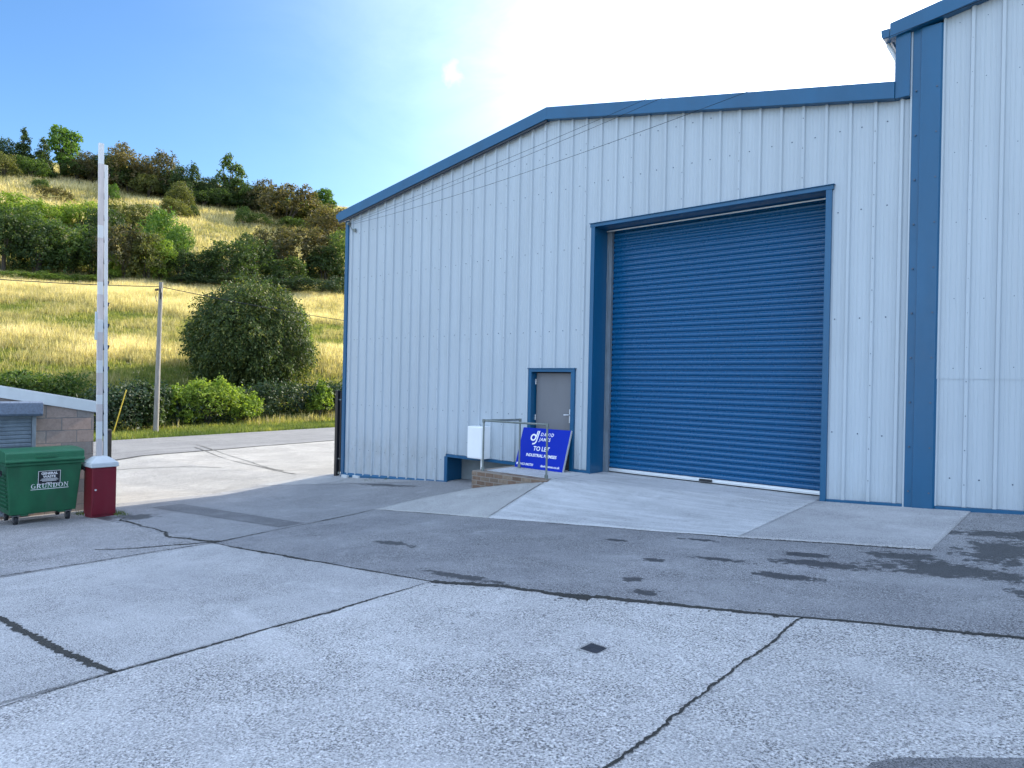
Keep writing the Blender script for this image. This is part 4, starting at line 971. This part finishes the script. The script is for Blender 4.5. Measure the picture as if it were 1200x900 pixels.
WORDS = ['leftmost', 'second from the left', 'third from the left', 'fourth from the left', 'fifth from the left', 'sixth from the left', 'seventh from the left', 'eighth from the left', 'ninth from the left', 'tenth from the left', 'eleventh from the left', 'twelfth from the left', 'thirteenth from the left', 'fourteenth from the left', 'fifteenth from the left', 'sixteenth from the left', 'seventeenth from the left', 'eighteenth from the left', 'nineteenth from the left', 'twentieth from the left', '21st from the left', '22nd from the left', '23rd from the left', '24th from the left', '25th from the left', '26th from the left', '27th from the left', '28th from the left', '29th from the left', '30th from the left', '31st from the left', '32nd from the left']
def ordw(k):
    if k < len(WORDS): return WORDS[k]
    n = k + 1; return f"{n}{'th' if n % 100 in (11, 12, 13) else {1: 'st', 2: 'nd', 3: 'rd'}.get(n % 10, 'th')} from the left"
def plant(name, label, cat, p, w, h, kind, leaf, rot, group=None, depthw=None):
    root = thing(name, label, cat, tuple(p), rot, group)
    cm, sm = PROTO[kind]
    c = bpy.data.objects.new('crown', cm); COL.objects.link(c); c.parent = root; c.scale = (w / 2, (depthw or w) / 2, h)
    c.material_slots[0].link = 'OBJECT'; c.material_slots[0].material = LEAF[leaf]
    s = bpy.data.objects.new('stem', sm); COL.objects.link(s); s.parent = root; s.scale = (w / 2, w / 2, h)
    return root
def row(items, what, cat, nm, where, group, kw=1.0, kh=1.0):
    items = sorted(items)
    for k, (x, y, w, h, kind, leaf, desc) in enumerate(items):
        p = hit(x, y); y_ = y
        while p is None or depth_of(p) > 215:
            y_ += 1.5; p = hit(x, y_)
        dp = depth_of(p); s = dp / F_PX
        p[2] -= h * s * .13
        plant(nm(kind), f'{desc} {what(kind)} {where}, {ordw(k)}', cat(kind), p, w * s * 1.08 * kw * (1.15 if is_tree(kind) else 1), h * s * 1.13 * kh, kind, leaf, random.uniform(0, 6.28), group)
is_tree = lambda k: k.startswith(('tree', 'cone', 'col'))
what = lambda k: 'tree' if is_tree(k) else 'bush'
nm = lambda k: 'tree' if is_tree(k) else 'bush'
RIDGE = [(6, 203, 28, 34, 'domea', 'dark', 'dark'), (3, 207, 26, 22, 'domeb', 'olive', 'olive'), (28, 205, 28, 40, 'conea', 'dark', 'pointed dark'), (50, 208, 30, 34, 'conea', 'dark', 'dark'), (38, 209, 30, 20, 'domec', 'mid', 'low green'),
         (75, 206, 40, 44, 'treea', 'bright', 'tall green'), (88, 211, 30, 18, 'domed', 'dark', 'low dark'), (106, 213, 30, 28, 'domea', 'brown', 'brownish'), (132, 215, 32, 30, 'domeb', 'dark', 'dark'),
         (154, 226, 50, 42, 'domec', 'brown', 'broad brownish'), (140, 222, 36, 30, 'domea', 'dark', 'dark'), (172, 232, 30, 24, 'domed', 'olive', 'olive'), (190, 230, 40, 40, 'domeb', 'brown', 'rounded brownish'), (206, 236, 30, 26, 'domea', 'dark', 'dark'),
         (219, 239, 28, 38, 'domeb', 'dark', 'upright dark'), (213, 247, 28, 26, 'domec', 'olive', 'olive'), (245, 241, 16, 26, 'domec', 'dark', 'small dark'), (238, 243, 28, 16, 'domed', 'dark', 'low dark'), (268, 240, 38, 44, 'treeb', 'mid', 'open crowned'), (256, 243, 30, 18, 'domea', 'dark', 'low dark'),
         (295, 247, 24, 26, 'domeb', 'dark', 'dark'), (310, 250, 34, 30, 'domec', 'brown', 'brownish'), (326, 250, 26, 20, 'domea', 'dark', 'dark'), (338, 264, 58, 40, 'domed', 'brown', 'broad brown'), (356, 258, 30, 20, 'domeb', 'mid', 'green'),
         (378, 258, 30, 28, 'treea', 'bright', 'light green'), (366, 266, 36, 22, 'domec', 'olive', 'olive'), (392, 290, 54, 40, 'domea', 'brown', 'broad brown')]
rr_ = np.random.default_rng(31)
for x in list(range(96, 128, 14)) + list(range(136, 400, 13)):
    RIDGE.append((x + float(rr_.uniform(-4, 4)), float(np.interp(x, [0, 100, 200, 300, 400], [201, 209, 230, 246, 272])), float(rr_.uniform(22, 34)), float(rr_.uniform(13, 24)), 'dome' + 'abcd'[rr_.integers(4)], ['dark', 'dark', 'mid', 'olive'][rr_.integers(4)], 'low'))
row(RIDGE, what, what, nm, 'on the ridge line', 'bushes and trees along the ridge', 1.3, 1.3)
MIDS = [(48, 222, 20, 14, 'domea', 'mid', 'small green'), (66, 237, 40, 18, 'mounda', 'brown', 'flat brown'), (131, 234, 18, 20, 'domeb', 'bright', 'small bright green'), (284, 263, 20, 24, 'domec', 'mid', 'small green'), (304, 263, 30, 14, 'moundb', 'mid', 'low green'),
        (205, 256, 40, 26, 'domed', 'olive', 'olive'), (224, 254, 22, 14, 'domeb', 'dark', 'small dark'), (345, 272, 44, 18, 'mounda', 'dark', 'low dark')]
row(MIDS, what, what, nm, 'dotted on the upper golden slope', 'bushes dotted on the upper slope')
BELT_T = [(20, 262, 60, 40, 'domea', 'lime', 'yellow green'), (58, 268, 50, 34, 'domeb', 'lime', 'yellow green'), (95, 266, 48, 34, 'domec', 'lime', 'pale yellow green'), (142, 276, 54, 44, 'domed', 'olive', 'olive'), (172, 280, 50, 46, 'domea', 'olive', 'olive green'), (190, 304, 58, 62, 'domeb', 'bright', 'large bright green'), (206, 312, 40, 52, 'domec', 'bright', 'bright green'), (38, 286, 56, 46, 'domec', 'mid', 'rounded green'), (120, 286, 50, 50, 'domea', 'dark', 'dark')]
row(BELT_T, what, what, nm, 'in the upper rank of the shrub belt', 'upper bushes of the hillside shrub belt')
BELT_B = [(4, 318, 64, 84, 'domed', 'dark', 'large dark'), (44, 320, 70, 70, 'domea', 'dark', 'large dark'), (80, 320, 70, 66, 'domeb', 'mid', 'large green'), (108, 322, 52, 66, 'domec', 'dark', 'dark'), (142, 327, 64, 74, 'domed', 'brown', 'large brownish'), (170, 328, 54, 64, 'domea', 'olive', 'large olive'), (130, 328, 30, 34, 'domeb', 'lime', 'small yellow green'),
          (188, 328, 44, 50, 'domec', 'lime', 'yellow green'), (212, 330, 44, 44, 'domed', 'dark', 'dark'), (240, 330, 50, 40, 'domeb', 'dark', 'low dark'), (268, 330, 66, 56, 'domea', 'dark', 'broad dark'), (300, 326, 60, 54, 'domec', 'dark', 'dark'), (318, 314, 56, 52, 'domeb', 'brown', 'brownish'), (352, 324, 76, 64, 'domed', 'brown', 'largest brown'), (380, 328, 54, 44, 'domea', 'dark', 'dark'), (402, 328, 56, 60, 'domec', 'mid', 'green'), (335, 334, 60, 34, 'domeb', 'dark', 'low dark')]
row(BELT_B, what, what, nm, 'in the lower rank of the shrub belt', 'lower bushes of the hillside shrub belt')
RIM = [(20, 331, 60, 14, 'mounda', 'mid', 'low green'), (62, 333, 60, 14, 'moundb', 'mid', 'low green'), (100, 334, 44, 12, 'mounda', 'mid', 'low green'), (225, 334, 60, 14, 'moundb', 'ivy', 'low dark'), (275, 337, 60, 16, 'mounda', 'ivy', 'low dark'), (325, 342, 60, 18, 'moundb', 'ivy', 'low dark'), (370, 346, 66, 20, 'mounda', 'ivy', 'low dark'), (400, 344, 50, 20, 'moundb', 'ivy', 'low dark')]
row(RIM, lambda k: 'bramble mound', lambda k: 'bramble', lambda k: 'bramble_mound', 'at the foot of the shrub belt', 'bramble mounds at the foot of the belt')

# the big round bush by the road
p = hit(293, 456); s = depth_of(p) / F_PX
rb = np.random.default_rng(5)
nc = 11000
d = rb.normal(0, 1, (nc, 3)); d /= np.linalg.norm(d, axis=1)[:, None]
az = np.arctan2(d[:, 1], d[:, 0]); el = np.arcsin(d[:, 2])
lump = .065 * np.sin(5 * az + 2.1 * np.sin(3 * el)) + .06 * np.sin(9 * az + 4 * el + 1) * np.cos(5 * el) + .035 * np.sin(13 * az - 7 * el + 2) + .03 * np.cos(11 * el + 3 * az)
dep = rb.uniform(0, 1, nc) ** 2.2
r_s = (1 + lump * (1 - dep)) * (1 - .42 * dep) * rb.normal(1, .035, nc)
c = d * r_s[:, None] * np.array([.93, .93, 1.0]); c[:, 2] = np.where(c[:, 2] > 0, .40 + c[:, 2] * .57, .40 + c[:, 2] * .44)
V, Fq, t = leaf_cloud(0, None, .042, rb, spread=.17, per=9, droop=.8, aspect=.5, zc=.6, centres=(c, d))
bw, bh = 143 * s, 126 * s
big = thing('round_bush', 'large round dark green bush on the slope behind the hedge', 'bush', tuple(p), .4)
V = V * np.array([bw / 2, bw / 2, bh])
np_mesh('crown', V, Fq, leaf_mat('leaf_round_bush', (.030, .054, .018), (.072, .108, .028), (.18, .19, .055), .36), t, big)
so = stems_mesh(rb, 9, .7, .6, .03).build('trunk', M['bark'], big); so.scale = (bw / 2, bw / 2, bh)
p = hit(346, 436); s = depth_of(p) / F_PX
plant('bush', 'yellow green bush showing behind the right side of the round bush', 'bush', p, 44 * s, 82 * s, 'domea', 'lime', 1.0)
p = hit(352, 380); s = depth_of(p) / F_PX
plant('bush', 'small spiky green sapling on the meadow right of the round bush', 'bush', p, 14 * s, 24 * s, 'treeb', 'bright', 2.0)
# roadside plants
def shrub(nmx, label, x, y, w, h, kind, leaf, n, lf, droop=0):
    p = hit(x, y); s = depth_of(p) / F_PX
    r_ = np.random.default_rng(int(x * 7 + y)); lo = dome_lobes(r_, 11, 1.0)
    V, Fq, t = leaf_cloud(int(n * 1.6), lo, lf / (w * s / 2), r_, spread=.14, per=7, droop=droop, shell=.4, zc=w / 2 / h)
    rt = thing(nmx, label, 'shrub', tuple(p), r_.uniform(0, 6)); V = V * np.array([w * s / 2, w * s / 2, h * s])
    np_mesh('crown', V, Fq, LEAF[leaf], t, rt); st = stems_mesh(r_, 8, .7, .5, .02).build('stem', M['bark'], rt); st.scale = (w * s / 2, w * s / 2, h * s)
shrub('shrub', 'bright yellow green shrub at the right side of the utility pole', 208, 500, 36, 52, 'dome', 'lime', 3600, .16)
shrub('shrub', 'large bright yellow green shrub in front of the round bush', 243, 497, 72, 56, 'dome', 'lime', 9000, .16)
shrub('shrub', 'smaller yellow green shrub between the yellow green shrub and the right hedge', 284, 494, 52, 46, 'dome', 'lime', 4200, .16)
shrub('shrub', 'dark green shrub close behind the utility pole', 174, 504, 42, 58, 'dome', 'dark', 4200, .18)
shrub('shrub', 'light green shrub at the hedge end beside the warehouse', 374, 490, 34, 44, 'dome', 'lime', 3000, .2)
shrub('shrub', 'dark green bush peeping over the garage roof', 14, 458, 44, 26, 'dome', 'mid', 2600, .18)
def hedge(name, label, path, leaf, n, lf):
    r_ = np.random.default_rng(len(label)); lo = []
    pts = []
    for (x, y, hpx) in path:
        p = hit(x, y); pts.append((p, hpx * depth_of(p) / F_PX))
    base = pts[0][0].copy()
    for (a, ha), (c, hc) in zip(pts[:-1], pts[1:]):
        L_ = np.linalg.norm(c - a); k = max(2, int(L_ / 1.0))
        for t in np.linspace(0, 1, k, endpoint=False):
            q = a + (c - a) * t - base; h = (ha + (hc - ha) * t)
            for z in (.25, .55, .82):
                lo.append((q[0] + r_.normal(0, .25), q[1] + r_.normal(0, .25), q[2] + h * z + r_.normal(0, .08), .95 * r_.uniform(.8, 1.2), .95 * r_.uniform(.8, 1.2), h * .24 * r_.uniform(.8, 1.25)))
    V, Fq, t = leaf_cloud(n, lo, lf, r_, spread=.25, per=7, shell=.45, zc=1.0)
    rt = thing(name, label, 'hedge', tuple(base)); np_mesh('foliage', V, Fq, LEAF[leaf], t, rt)
hedge('hedge', 'dark ivy covered hedge left of the utility pole', [(112, 507, 44), (135, 506, 48), (160, 504, 52), (190, 501, 50)], 'ivy', 9000, .2)
hedge('hedge', 'dark clipped hedge below the round bush', [(205, 499, 36), (262, 494, 34), (300, 491, 40), (345, 488, 36), (388, 486, 34), (420, 484, 34)], 'ivy', 15000, .2)
hedge('hedge', 'low scrubby hedge behind the garage roof', [(-20, 470, 26), (40, 468, 26), (110, 466, 22)], 'mid', 4500, .2)

# ------------------------------------------------------------------ grass
def in_view(P, m=60):
    v = P - CO; d = v @ _fw; x = 600 + F_PX * (v @ _rr) / np.maximum(d, .1); return (d > 3) & (x > -m) & (x < 430)
def tufts(name, label, P, hgt, wid, lean, tint, mat, blades):
    n = len(P); k = blades
    Pb = np.repeat(P, k, 0) + np.c_[rng.normal(0, wid * 1.4, (n * k, 2)), np.zeros(n * k)]
    a = rng.uniform(0, 6.283, n * k); h = np.repeat(hgt, k) * rng.uniform(.55, 1.15, n * k); w = wid * rng.uniform(.5, 1.2, n * k)
    dx, dy = np.cos(a), np.sin(a); ln = rng.uniform(.1, lean, n * k) * h; b2 = rng.uniform(0, 6.283, n * k)
    A = Pb + np.c_[-dx * w / 2, -dy * w / 2, np.full(n * k, -.05)]; B = Pb + np.c_[dx * w / 2, dy * w / 2, np.full(n * k, -.05)]
    C = Pb + np.c_[np.cos(b2) * ln, np.sin(b2) * ln, h]
    V = np.stack([A, B, C], 1).reshape(-1, 3); Fq = np.arange(3 * n * k).reshape(-1, 3)
    t = np.repeat(np.clip(np.repeat(tint, k) + rng.normal(0, .08, n * k), 0, 1), 3)
    o = np_mesh(name, V, Fq, mat, t); return tag(o, label, 'grass', kind='stuff')
def scatter(n, xr, yr, cond):
    X = rng.uniform(*xr, n); Y = rng.uniform(*yr, n); Pz = T(X, Y); P = np.c_[X, Y, Pz - .06]
    ok = in_view(P) & cond(X, Y); return P[ok]
qy = {y: float(Q(*hit(150, y)[:2])) for y in (333, 368, 393, 420, 436, 443)}
P = scatter(620000, (-130, -40), (-20, 90), lambda X, Y: (ROAD_FAR(Y) - X > 4.5) & (Q(X, Y) < 112))
q = Q(P[:, 0], P[:, 1]) + bumps(P[:, 0], P[:, 1], 5, 11) * 1.6
gold = np.interp(q, [qy[443] - 1, qy[436] + 1, qy[420], qy[407] if 407 in qy else (qy[420] + qy[393]) / 2, qy[393], qy[368] - 1, qy[368] + 3, qy[333] - 3, qy[333] + 2], [.30, .22, .55, .85, .45, .30, .80, .9, .35])
gold = np.clip(gold + bumps(P[:, 0], P[:, 1], 2.2, 12) * .16 + rng.normal(0, .10, len(P)), 0, 1)
sel = rng.uniform(0, 1, len(P)) < .62
P, gold = P[sel], gold[sel]
isg = gold > .5
tufts('meadow_grass', 'tall golden dry grass across the lower meadow', P[isg], .35 + .55 * gold[isg], .10, .5, np.clip(.15 + .75 * (gold[isg] - .4) / .6, 0, 1), M['grass_gold'], 4)
tufts('meadow_grass', 'shorter yellow green grass in bands across the lower meadow', P[~isg], .22 + .25 * gold[~isg], .11, .6, np.clip(.35 + gold[~isg] * 1.1, 0, 1), M['grass_green'], 4)
P = scatter(160000, (-240, -80), (-60, 160), lambda X, Y: (Q(X, Y) > 112) & (Q(X, Y) < 205))
gold = np.clip(.62 + bumps(P[:, 0], P[:, 1], 6, 15) * .2 + rng.normal(0, .12, len(P)), 0, 1)
tufts('hilltop_grass', 'pale dry grass on the upper hillside', P, .5 + .5 * gold, .22, .5, gold, M['grass_gold'], 3)
P = scatter(60000, (-58, -34), (2, 48), lambda X, Y: (ROAD_FAR(Y) - X > .05) & (ROAD_FAR(Y) - X < 4.6))
g2 = np.clip(.22 + bumps(P[:, 0], P[:, 1], 1.5, 17) * .2 + rng.normal(0, .12, len(P)), 0, 1)
tufts('verge_grass', 'green rough grass on the roadside verge', P, .18 + .22 * g2, .06, .7, g2, M['grass_green'], 4)

P = []
for (x, y, r_, n_) in ((-14.9, 5.3, .35, 34), (-14.5, 5.25, .25, 14), (-15.6, 4.9, .3, 30), (-13.5, 10.8, 1.2, 14)):
    xy = np.c_[rng.normal(x, r_ * .5, n_), np.minimum(rng.normal(y, r_ * .22, n_), 10.87)]; P.append(np.c_[xy, G(xy[:, 0], xy[:, 1])])
P = np.concatenate(P)
tufts('weeds', 'scattered small weeds at the foot of the cabinet and wall', P, rng.uniform(.03, .09, len(P)), .016, .9, rng.uniform(.0, .35, len(P)), M['grass_green'], 6)
# ------------------------------------------------------------------ light
SUN_AZ, SUN_EL = 3.0, 31.0                    # degrees clockwise from +Y, above the horizon
sd = Vector((math.sin(R(SUN_AZ)) * math.cos(R(SUN_EL)), math.cos(R(SUN_AZ)) * math.cos(R(SUN_EL)), math.sin(R(SUN_EL))))
su = bpy.data.lights.new('sun', 'SUN'); su.energy = 3.0; su.angle = R(.53); su.color = (1, .89, .71)
so = bpy.data.objects.new('sun', su); COL.objects.link(so); so.rotation_euler = (-sd).to_track_quat('-Z', 'Y').to_euler(); so.location = (0, 0, 60)
wd = bpy.data.worlds.new('World'); SC.world = wd; wd.use_nodes = True; nt = wd.node_tree
bg = nt.nodes['Background']
sk = nt.nodes.new('ShaderNodeTexSky'); sk.sky_type = 'NISHITA'; sk.sun_disc = False; sk.sun_elevation = R(SUN_EL); sk.sun_rotation = R(SUN_AZ)
sk.altitude = 60; sk.air_density = 1.0; sk.dust_density = .5; sk.ozone_density = 2.5
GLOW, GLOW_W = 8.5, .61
hs = N(nt, 'ShaderNodeHueSaturation', Hue=.503, Saturation=1.22, Value=.84); L(nt, sk.outputs[0], hs.inputs['Color'])
# aureole added round the sun for lens glare and fill, and a wisp of cloud
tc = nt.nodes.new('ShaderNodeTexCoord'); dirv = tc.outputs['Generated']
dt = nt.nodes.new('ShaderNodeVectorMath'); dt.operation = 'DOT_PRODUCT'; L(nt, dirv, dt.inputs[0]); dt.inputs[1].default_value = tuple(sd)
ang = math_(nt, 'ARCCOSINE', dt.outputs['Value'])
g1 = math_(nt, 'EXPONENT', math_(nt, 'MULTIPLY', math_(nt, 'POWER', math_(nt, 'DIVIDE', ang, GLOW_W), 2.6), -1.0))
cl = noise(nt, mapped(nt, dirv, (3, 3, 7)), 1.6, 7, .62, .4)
glow_fill = math_(nt, 'MULTIPLY', g1, math_(nt, 'ADD', .35, math_(nt, 'MULTIPLY', cl, 1.3)))
gl = nt.nodes.new('ShaderNodeVectorMath'); gl.operation = 'SCALE'; gl.inputs[0].default_value = (1.0, 1.0, 1.0); L(nt, math_(nt, 'MULTIPLY', glow_fill, GLOW), gl.inputs['Scale'])
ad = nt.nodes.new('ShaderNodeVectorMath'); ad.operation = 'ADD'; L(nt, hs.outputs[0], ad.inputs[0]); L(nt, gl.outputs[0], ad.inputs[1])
w0 = ray(530, 88); w0 = w0 / np.linalg.norm(w0)
dw = nt.nodes.new('ShaderNodeVectorMath'); dw.operation = 'DOT_PRODUCT'; L(nt, dirv, dw.inputs[0]); dw.inputs[1].default_value = tuple(w0)
wn = noise(nt, dirv, 42, 6, .6, .3)
wm = math_(nt, 'SUBTRACT', math_(nt, 'MULTIPLY', wn, 2.0), math_(nt, 'DIVIDE', math_(nt, 'ARCCOSINE', dw.outputs['Value']), R(1.0)))
wm = math_(nt, 'MULTIPLY', wm, 1.2, True)
fin = mix(nt, math_(nt, 'MULTIPLY', wm, .32), ad.outputs[0], (7, 7.2, 7.5))
# broken pale cloud added in the unseen half-sky away from the sun, filling the shade
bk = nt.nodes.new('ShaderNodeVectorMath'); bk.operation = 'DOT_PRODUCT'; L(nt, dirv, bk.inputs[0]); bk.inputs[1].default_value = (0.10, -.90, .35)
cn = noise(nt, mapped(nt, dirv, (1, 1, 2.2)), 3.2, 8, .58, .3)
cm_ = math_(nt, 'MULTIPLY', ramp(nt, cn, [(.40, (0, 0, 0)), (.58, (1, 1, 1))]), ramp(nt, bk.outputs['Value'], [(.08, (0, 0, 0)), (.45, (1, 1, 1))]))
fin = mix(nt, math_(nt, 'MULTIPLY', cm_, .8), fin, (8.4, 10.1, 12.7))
bg.inputs['Strength'].default_value = .102
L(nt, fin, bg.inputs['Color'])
SC.view_settings.view_transform = 'Standard'; SC.view_settings.look = 'None'; SC.view_settings.gamma = 1; SC.view_settings.use_curve_mapping = False
SC.view_settings.exposure = 1.58
SC.cycles.max_bounces = 8; SC.cycles.transparent_max_bounces = 4; SC.cycles.use_denoising = True
